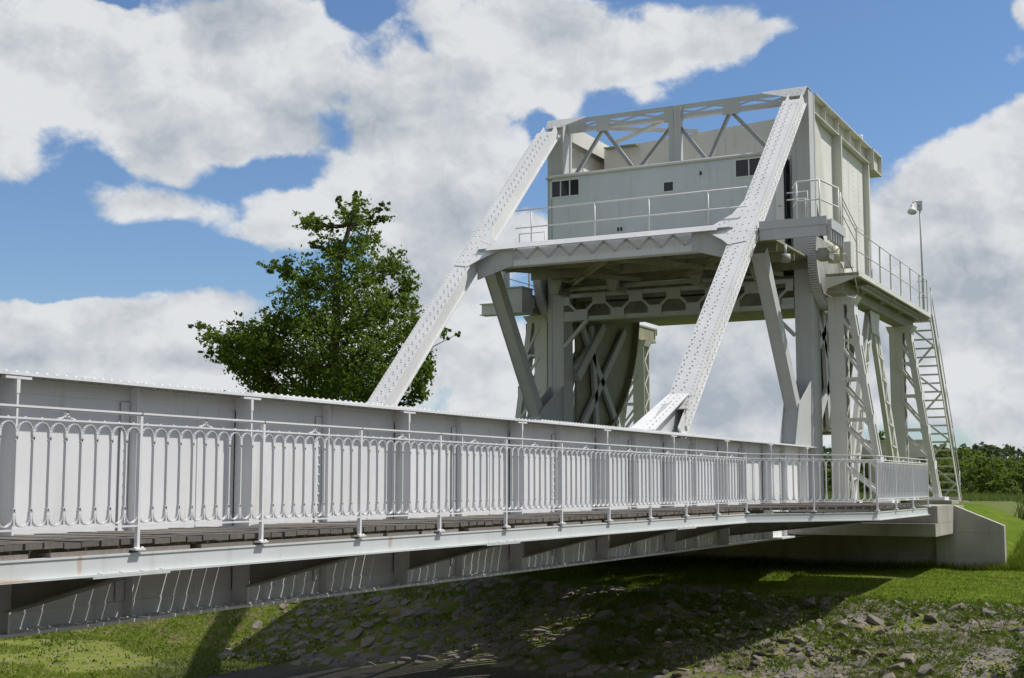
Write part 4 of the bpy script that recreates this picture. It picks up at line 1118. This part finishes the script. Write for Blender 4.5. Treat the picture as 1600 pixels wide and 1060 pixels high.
def leaves(C, size, spread_n=None, up=.3):
    n = len(C); nrm = NR.normal(0, 1, (n, 3)); nrm[:, 2] += up; nrm /= np.linalg.norm(nrm, axis=1)[:, None]
    ref = NR.normal(0, 1, (n, 3)); u = np.cross(nrm, ref); u /= np.linalg.norm(u, axis=1)[:, None]; v = np.cross(nrm, u)
    s = (size*NR.uniform(.6, 1.3, n))[:, None]
    V = np.stack([C-u*s*.5, C+v*s*.3+nrm*s*.08, C+u*s*.5, C-v*s*.3+nrm*s*.08], 1).reshape(-1, 3)
    return V, np.arange(n*4).reshape(-1, 4)
# weeds: leafy clumps
wc = []
for i in range(420):
    x, y = R.uniform(27.8, 32), R.uniform(1.5, 16)
    if y > 9.3 and R.random() < .4: continue
    x -= shf(y)
    k = R.randint(8, 34); rr = R.uniform(.05, .2)
    for j in range(k): wc.append((x+R.gauss(0, rr), y+R.gauss(0, rr), hgt(x, y)+abs(R.gauss(0, rr*.7))+.02))
for i in range(300):
    x, y = R.uniform(21, 31.5), R.uniform(20.0, 33); k = R.randint(8, 40); rr = R.uniform(.06, .28)
    for j in range(k): wc.append((x+R.gauss(0, rr), y+R.gauss(0, rr), hgt(x, y)+abs(R.gauss(0, rr*.6))+.02))
V, F = leaves(np.array(wc), .07); stuff(fast_mesh('weeds', V, F, M['weed']), 'low leafy weeds between the stones', 'weeds')

# ------------------------------------------------------------------ trees
def cluster(c, r, n, sub=None, flat=.8):
    """leaf positions: small sprays scattered through a blob"""
    out = []; m = max(3, n//14)
    for i in range(m):
        d = Vector((NR.normal(), NR.normal(), NR.normal())).normalized()*r*(R.random()**.45)
        d.z *= flat; q = Vector(c)+d; rr = r*R.uniform(.08, .19)
        for j in range(14): out.append((q.x+R.gauss(0, rr), q.y+R.gauss(0, rr), q.z+R.gauss(0, rr*.7)))
    return out
def limb(mb, a, b, r0, r1, wob=.06, n=6):
    a, b = Vector(a), Vector(b); L_ = (b-a).length; pts = []
    for i in range(n+1):
        t = i/n; p = a+(b-a)*t; p.z += L_*.10*math.sin(PI*t)*-.6
        if 0 < i < n: p += Vector((R.uniform(-1,1), R.uniform(-1,1), R.uniform(-1,1)))*L_*wob*.5
        pts.append(p)
    mb.tube(pts, r0, 6, r1)
BX, BY = 46.0, 32.0                         # the big tree
RT_ = Vector((math.sin(math.radians(27.3)), -math.cos(math.radians(27.3)), 0)); FW = Vector((math.cos(math.radians(27.3)), math.sin(math.radians(27.3)), 0))
tree = thing('broadleaf_tree', 'tall dark green broadleaf tree with a ragged crown standing behind the plate girder', 'tree', (BX, BY, hgt(BX, BY)))
K = 55.8/2110                               # metres per photograph pixel at the tree, used only to size the crown
def T(px, py, dp=0): return Vector((BX, BY, 0))+RT_*((px-517)*K)+FW*dp+Vector((0, 0, (757-py)*K))
blobs = []
rowspec = [(300, 548, 12, .9), (318, 590, 13, .8), (312, 518, 10, .7), (335, 545, 34, 1.0), (348, 478, 24, .8), (340, 585, 18, .9), (372, 560, 34, 1.1), (390, 515, 30, 1.0),
 (380, 480, 14, .7), (412, 410, 18, .7), (420, 440, 22, .9), (430, 500, 44, 1.2), (425, 560, 42, 1.2), (415, 612, 30, 1.0), (440, 632, 20, .8),
 (465, 460, 40, 1.1), (470, 520, 46, 1.3), (470, 585, 46, 1.3), (475, 628, 22, .9), (500, 425, 30, .9), (505, 480, 46, 1.3), (512, 550, 50, 1.4), (510, 610, 46, 1.2), (508, 655, 26, .9), (520, 690, 16, .6),
 (525, 330, 26, .9), (522, 380, 36, 1.0), (548, 322, 14, .6), (535, 430, 46, 1.2), (545, 500, 56, 1.5), (548, 575, 56, 1.4), (545, 635, 38, 1.0),
 (540, 362, 34, 1.0), (558, 345, 22, .7), (570, 385, 40, 1.0), (590, 395, 34, .9), (520, 415, 34, .9), (548, 405, 44, 1.0), (572, 420, 36, 1.1), (580, 480, 52, 1.3), (590, 545, 56, 1.4), (585, 610, 50, 1.2), (580, 655, 26, .9), (605, 410, 30, 1.0), (612, 460, 46, 1.2), (615, 520, 52, 1.2), (612, 590, 50, 1.2), (612, 650, 20, .8), (630, 560, 50, 1.2), (640, 480, 50, 1.2),
 (515, 300, 14, .6), (520, 712, 7, .35), (560, 665, 14, .5), (628, 655, 10, .5)]
lp_ = []; tk = MB()
base_p = Vector((BX, BY, hgt(BX, BY)-.2)); topp = T(545, 320)
tp = [base_p]+[T(517+R.uniform(-3, 3)+(0 if y > 450 else (450-y)*.2), y, R.uniform(-.1, .1)) for y in (700, 640, 580, 520, 460, 400, 350, 320)]
tk.tube(tp, .34, 9, .05)
for (py, px, rpx, dd) in rowspec:
    r = rpx*K
    for dp in ([0] if rpx < 20 else [-r*.9, r*.2, r*1.0]):
        j = R.uniform(-.2, .2)
        c = T(px+R.uniform(-4, 4), py+R.uniform(-4, 4), dp*dd*1.3+j)
        lp_ += cluster(c, r*(.95 if rpx < 20 else .88), int((112 if rpx > 20 else 140)*(rpx/20)**1.7)+40)
        zt_ = min(T(0, py).z-abs(px-517)*K*.45, topp.z-.4); zt_ = max(zt_, base_p.z+1.6)
        ts = [p for p in tp]; q = min(ts, key=lambda p: abs(p.z-zt_))
        limb(tk, q, c, .05+.02*r, .012)
        if rpx <= 30:
            for tt in (.55, .75, .9): lp_ += cluster(q+(c-q)*tt-Vector((0,0,.1)), r*.6, 40)
tk.build('trunk', M['bark'], tree, True)
V, F = leaves(np.array(lp_), .16, up=.8); fast_mesh('crown', V, F, M['leaf'], tree)

def crown_pts(H, W, n, seed):
    r = random.Random(seed); out = []
    nb = 12
    for i in range(nb):
        t = r.random(); z = H*(.12+.78*t); w_ = W*.5*(1-.75*max(0, t-.35))*r.uniform(.35, 1)
        a = r.uniform(0, 6.28); out += cluster((w_*math.cos(a), w_*math.sin(a), z), H*.5*r.uniform(.22, .40)*min(1, W/H+.3), n//nb)
    return np.array(out)
protos = {}
def plant(kind, x, y, H, W, label, cat='bush', group='bushes beyond the abutment'):
    key = (kind, R.randint(0, 2)); name = {'bush': 'bush', 'pale': 'bush', 'far': 'far_tree', 'sap': 'sapling'}[kind]
    if key not in protos:
        mat = {'bush': M['bush'], 'pale': M['bush2'], 'far': M['far'], 'sap': M['bush']}[kind]
        ratio = {'bush': 1.25, 'pale': 1.2, 'far': 1.1, 'sap': .38}[kind]
        o = thing(name, label, cat, (0,0,0), group)
        P = crown_pts(1.0, ratio, {'bush': 2600, 'pale': 2600, 'far': 1500, 'sap': 1500}[kind], hash(key) % 1000 if False else len(protos)*17+3)
        V, F = leaves(P, {'bush': .062, 'pale': .055, 'far': .065, 'sap': .055}[kind], up=.9); fast_mesh('crown', V, F, mat, o)
        m = MB(); m.tube([(0,0,-.05), (.02,.01,.4), (0,.03,.8)], .03, 6, .006)
        for k in range(6): a = k*1.05; limb(m, (0,0,.15+.08*k), (ratio*.3*math.cos(a), ratio*.3*math.sin(a), .45+.07*k), .014, .004)
        m.build('trunk', M['bark'], o, True); protos[key] = o
    else:
        o = copy_tree(protos[key]); tag(o, label, cat, group)
    o.location = (x, y, hgt(x, y)-.03); o.rotation_euler = (0, 0, R.uniform(0, 6.28)); s = H; o.scale = (W/ {'bush': 1.25, 'pale': 1.2, 'far': 1.1, 'sap': .38}[kind],)*2+(s,)
    return o
FX = lambda d, px: (d*.8887+(px-800)/2110*d*.4585, d*.4585-(px-800)/2110*d*.8887)
blist = []
for i in range(26):
    px = 1470+R.uniform(0, 170); d = R.uniform(66, 110); x, y = FX(d, px); blist.append((d, px, x, y))
blist.sort(reverse=True)
for i, (d, px, x, y) in enumerate(blist):
    t = (px-1470)/170
    H = (757-(722-9*t+R.uniform(-13, 22)))*d/2110+1.0
    plant('pale' if R.random() < .35 else 'bush', x, y, H, H*R.uniform(1.1, 1.6), 'leafy green bush in the thicket behind the abutment at the right')
for px, py, d, kd in ((1520, 695, 130, 'bush'), (1500, 690, 150, 'bush'), (1552, 712, 74, 'pale'), (1490, 702, 120, 'bush'), (1580, 722, 70, 'pale'), (1546, 716, 64, 'bush'), (1595, 716, 62, 'bush')):
    x, y = FX(d, px); H = (757-py)*d/2110+1.2; plant(kd, x, y, H, H*1.3, {1520: 'round green tree rising above the thicket just right of the stair'}.get(px, 'leafy green bush in the thicket behind the abutment at the right'))
# bushes seen between the tower legs and below the span
for px, py, d in ((1300, 722, 90), (1330, 725, 85), (1365, 720, 95), (1405, 722, 90), (1435, 716, 100), (1455, 720, 85), (1470, 716, 110), (1385, 728, 75), (1425, 735, 70), (1460, 742, 66), (1280, 716, 120)):
    x, y = FX(d, px); H = (757-py)*d/2110+1.0; plant('bush', x, y, H, H*1.7, 'low green bush in the hedge line seen between the tower legs')
for px, py, d in ((1336, 672, 72), (1352, 690, 70), (1375, 668, 74), (1388, 684, 71), (1366, 694, 69)):
    x, y = FX(d, px); H = (757-py)*d/2110+.95
    plant('sap', x, y, H, H*.36, {1336: 'slender young tree with the left-most leafy spire between the tower legs', 1375: 'tallest slender young tree seen between the tower legs'}.get(px, 'slender leafy young tree seen between the tower legs'), 'tree', 'young trees seen between the tower legs')
# bush close by at the right edge of the bank
plant('pale', 25.6, 2.75, .8, 1.3, 'pale feathery bush at the foot of the bank in the lower right corner', 'bush', 'bushes on the bank')
# far wooded ridge: rows of trees
for i in range(60):
    d = R.uniform(260, 420); px = 1150+R.uniform(0, 520); x, y = FX(d, px); H = (757-(700+R.uniform(-7, 7)-(5 if px > 1520 else 0)))*d/2110+1.2
    plant('far', x, y, H, H*R.uniform(1.2, 2.0), 'distant tree in the wooded line along the horizon', 'tree', 'trees along the horizon')
for i in range(24):
    d = R.uniform(120, 200); px = R.uniform(1460, 1640); x, y = FX(d, px); H = (757-(722+R.uniform(-6, 8)))*d/2110+1.2
    plant('far', x, y, H, H*1.7, 'mid-distance tree between the thicket and the horizon', 'tree', 'trees in the middle distance')
for px, py, d in ((345, 603, 80), (372, 600, 78), (318, 618, 82)):
    x, y = FX(d, px); H = (757-py)*d/2110+1; plant('far', x, y, H, H*.8, 'treetop just showing over the girder left of the big tree' if px != 345 else 'small dark treetop peeping over the girder beside the big tree', 'tree', 'treetops behind the girder')

# ------------------------------------------------------------------ sky
def dirpx(px, py):                          # photograph pixel -> azimuth, elevation of that part of the real sky
    f, p_ = 2110., math.radians(6.14); r, u = (px-800)/f, -(py-530)/f
    z = u*math.cos(p_)+math.sin(p_); h = math.cos(p_)-u*math.sin(p_)
    az = math.radians(27.29)-math.atan2(r, h); return az, math.atan2(z, math.hypot(r, h))
w = bpy.data.worlds.new('World'); scene.world = w; w.use_nodes = True; nt = w.node_tree; nt.nodes.clear()
out = nt.nodes.new('ShaderNodeOutputWorld'); bg = nt.nodes.new('ShaderNodeBackground'); L(nt, bg.outputs[0], out.inputs[0]); bg.inputs[1].default_value = .1
sky = nt.nodes.new('ShaderNodeTexSky'); sky.sky_type = 'NISHITA'; sky.sun_disc = False; sky.sun_elevation = math.radians(57); sky.sun_rotation = math.radians(145)
sky.air_density = 1.0; sky.dust_density = .6; sky.ozone_density = 1.5
tc = nt.nodes.new('ShaderNodeTexCoord').outputs['Generated']
sp_ = N(nt, 'ShaderNodeSeparateXYZ'); L(nt, tc, sp_.inputs[0]); dx, dy, dz = sp_.outputs
az = math_(nt, 'ARCTAN2', dy, dx); el = math_(nt, 'ARCSINE', dz)
cb = N(nt, 'ShaderNodeCombineXYZ'); L(nt, az, cb.inputs[0]); L(nt, el, cb.inputs[1]); ae = cb.outputs[0]
# warp
wn = nt.nodes.new('ShaderNodeTexNoise'); wn.inputs['Scale'].default_value = 9; wn.inputs['Detail'].default_value = 5; L(nt, ae, wn.inputs['Vector'])
wv = vmath(nt, 'MULTIPLY', vmath(nt, 'SUBTRACT', wn.outputs['Color'], (.5, .5, .5)), (.075, .06, 0)); aew = vmath(nt, 'ADD', ae, wv)
CL = [ # px, py, rx, ry
 (90, 100, 200, 125), (15, 210, 80, 90), (215, 165, 150, 85), (330, 130, 200, 130), (440, 90, 150, 110), (420, 200, 110, 60), (265, 225, 120, 45),
 (265, 322, 105, 34), (420, 350, 70, 22), (620, 190, 120, 130), (720, 230, 130, 130), (560, 290, 170, 90), (470, 330, 90, 50), (700, 370, 170, 110),
 (620, 120, 70, 80), (800, 80, 190, 95), (960, 90, 180, 70), (1080, 60, 150, 62), (1210, 48, 60, 26), (890, 150, 70, 40), (1000, 150, 60, 32), (1180, 70, 60, 40),
 (1540, 270, 150, 110), (1420, 330, 110, 115), (1600, 210, 80, 75), (1500, 420, 240, 140), (1450, 560, 260, 120), (1620, 560, 200, 140),
 (120, 500, 260, 55), (330, 475, 110, 38), (60, 560, 240, 70), (350, 560, 200, 90), (640, 520, 160, 120), (760, 560, 90, 70), (760, 610, 90, 70), (1100, 600, 300, 120), (1050, 540, 200, 60),
 (1565, 85, 28, 18), (1600, 5, 50, 25), (225, 447, 26, 9), (320, 420, 60, 16)]
dmin = None
for (px, py, rx, ry) in CL:
    a0, e0 = dirpx(px, py); ra, re = rx/2110, ry/2110
    v = vmath(nt, 'MULTIPLY_ADD', aew, (1/ra, 1/re, 0), (-a0/ra, -e0/re, 0)); ln = vmath(nt, 'LENGTH', v)
    # scale so that the falloff is in comparable angular units
    ln = math_(nt, 'MULTIPLY', math_(nt, 'SUBTRACT', ln, 1.0), (ra+re)*.5/.05)
    if dmin is None: dmin = ln
    else: dmin = math_(nt, 'SMOOTH_MIN', dmin, ln, .12)
dens = math_(nt, 'MULTIPLY', dmin, -1)
HL = [(1400, 60, 110, 110), (1390, 160, 90, 50), (1290, 120, 90, 60), (60, 365, 130, 60), (230, 400, 150, 38), (440, 262, 80, 34), (865, 190, 22, 40), (565, 22, 40, 26), (180, 10, 26, 16), (1480, 110, 70, 60), (1530, 30, 50, 40), (90, 420, 120, 30)]
hm = None
for (px, py, rx, ry) in HL:
    a0, e0 = dirpx(px, py); ra, re = rx/2110, ry/2110
    g = smooth(nt, vmath(nt, 'LENGTH', vmath(nt, 'MULTIPLY_ADD', aew, (1/ra, 1/re, 0), (-a0/ra, -e0/re, 0))), 1.5, .4)
    hm = g if hm is None else math_(nt, 'MAXIMUM', hm, g)
dens = math_(nt, 'SUBTRACT', dens, math_(nt, 'MULTIPLY', hm, .6))
# rest of the sky: scattered cumulus
fwd = vmath(nt, 'DOT_PRODUCT', tc, (math.cos(math.radians(27.29))*.98, math.sin(math.radians(27.29))*.98, .18))
elsewhere = smooth(nt, fwd, .87, .75)
gn = noise_(nt, ae, 4.2, 6, .55, (1, 1.6, 1))
dens = math_(nt, 'MAXIMUM', dens, math_(nt, 'ADD', math_(nt, 'MULTIPLY', math_(nt, 'SUBTRACT', math_(nt, 'MULTIPLY', gn, 5), 2.25), elsewhere), math_(nt, 'MULTIPLY', math_(nt, 'SUBTRACT', elsewhere, 1.0), 5.0)))
def fbm(vec, sc, det=9, ro=.58): return noise_(nt, vec, sc, det, ro, (1, 1.35, 1))
def puff(vec, sc):
    n = nt.nodes.new('ShaderNodeTexVoronoi'); n.voronoi_dimensions = '2D'; n.feature = 'SMOOTH_F1'; n.inputs['Scale'].default_value = sc
    n.inputs['Detail'].default_value = 3.5; n.inputs['Roughness'].default_value = .55; n.inputs['Lacunarity'].default_value = 2.3; n.inputs['Smoothness'].default_value = .35; n.normalize = True
    L(nt, vmath(nt, 'MULTIPLY', vec, (1, 1.3, 1)), n.inputs['Vector']); return math_(nt, 'SUBTRACT', 1.0, n.outputs['Distance'])
w2n = nt.nodes.new('ShaderNodeTexNoise'); w2n.inputs['Scale'].default_value = 22; w2n.inputs['Detail'].default_value = 6; L(nt, ae, w2n.inputs['Vector'])
aep = vmath(nt, 'ADD', ae, vmath(nt, 'MULTIPLY', vmath(nt, 'SUBTRACT', w2n.outputs['Color'], (.5, .5, .5)), (.035, .03, 0)))
f1 = fbm(ae, 13, 10, .55)
p1 = puff(aep, 15); p2 = puff(vmath(nt, 'ADD', aep, (-.008, .012, 0)), 15)
g1 = fbm(ae, 7, 6, .5); g2 = fbm(vmath(nt, 'ADD', ae, (-.025, .042, 0)), 7, 6, .5)
dd_ = math_(nt, 'ADD', dens, math_(nt, 'ADD', math_(nt, 'MULTIPLY', math_(nt, 'SUBTRACT', f1, .5), 1.35), math_(nt, 'MULTIPLY', math_(nt, 'SUBTRACT', p1, .68), .95)))
alpha = smooth(nt, dd_, -.05, .30)
lit = math_(nt, 'ADD', math_(nt, 'MULTIPLY', math_(nt, 'SUBTRACT', p1, p2), 1.7), math_(nt, 'MULTIPLY', math_(nt, 'SUBTRACT', g1, g2), 1.6))
thick = smooth(nt, dens, .25, 2.0)
# grey bases where the photo sky has heavy cloud
GB = [(370, 20, 130, 60), (690, 310, 150, 70), (500, 180, 120, 70), (1530, 470, 160, 80), (250, 545, 260, 30), (620, 440, 120, 60), (140, 330, 90, 40), (1150, 610, 260, 60), (880, 30, 100, 40), (230, 200, 60, 50), (1420, 520, 120, 60)]
gm = None
for (px, py, rx, ry) in GB:
    a0, e0 = dirpx(px, py); ra, re = rx/2110, ry/2110
    ln = vmath(nt, 'LENGTH', vmath(nt, 'MULTIPLY_ADD', aew, (1/ra, 1/re, 0), (-a0/ra, -e0/re, 0)))
    g = smooth(nt, ln, 1.35, .1); gm = g if gm is None else math_(nt, 'MAXIMUM', gm, g)
shade = math_(nt, 'ADD', math_(nt, 'ADD', .83, lit), math_(nt, 'ADD', math_(nt, 'MULTIPLY', gm, -.55), math_(nt, 'MULTIPLY', thick, -.22)), clamp=True)
cloud = mixc(nt, shade, (3.2, 3.6, 4.05), (5.9, 6.05, 6.25))
skyc = sky.outputs[0]
skm = N(nt, 'ShaderNodeMix', data_type='RGBA', blend_type='MULTIPLY'); skm.inputs[0].default_value = 1; L(nt, skyc, skm.inputs[6]); skm.inputs[7].default_value = (.63, .765, .92, 1)
haze = smooth(nt, el, .22, -.02)
skyb = mixc(nt, math_(nt, 'MULTIPLY', haze, .12), skm.outputs[2], (4.2, 5.3, 6.6))
cloud = mixc(nt, math_(nt, 'MULTIPLY', elsewhere, .25), cloud, (0, 0, 0))
L(nt, mixc(nt, alpha, skyb, cloud), bg.inputs[0])
w.cycles.sampling_method = 'MANUAL'; w.cycles.sample_map_resolution = 1024

# ------------------------------------------------------------------ sun, camera
sl = bpy.data.lights.new('sun', 'SUN'); sl.energy = 3.6; sl.angle = math.radians(.53); sl.color = (1, .965, .91)
so = bpy.data.objects.new('sun', sl); COL.objects.link(so); so.location = (20, -20, 40)
so.rotation_euler = Vector((-.37, .53, -1)).to_track_quat('-Z', 'Y').to_euler()
cam = bpy.data.cameras.new('camera'); cam.sensor_width = 36; cam.lens = 36*2110/1600; cam.clip_end = 6000; cam.clip_start = .1
co = bpy.data.objects.new('camera', cam); COL.objects.link(co); co.location = (0, 0, 0)
co.rotation_euler = (math.radians(90+6.14), 0, math.radians(27.293-90)); scene.camera = co
scene.view_settings.view_transform = 'Standard'; scene.view_settings.look = 'None'; scene.view_settings.gamma = 1; scene.view_settings.exposure = .33
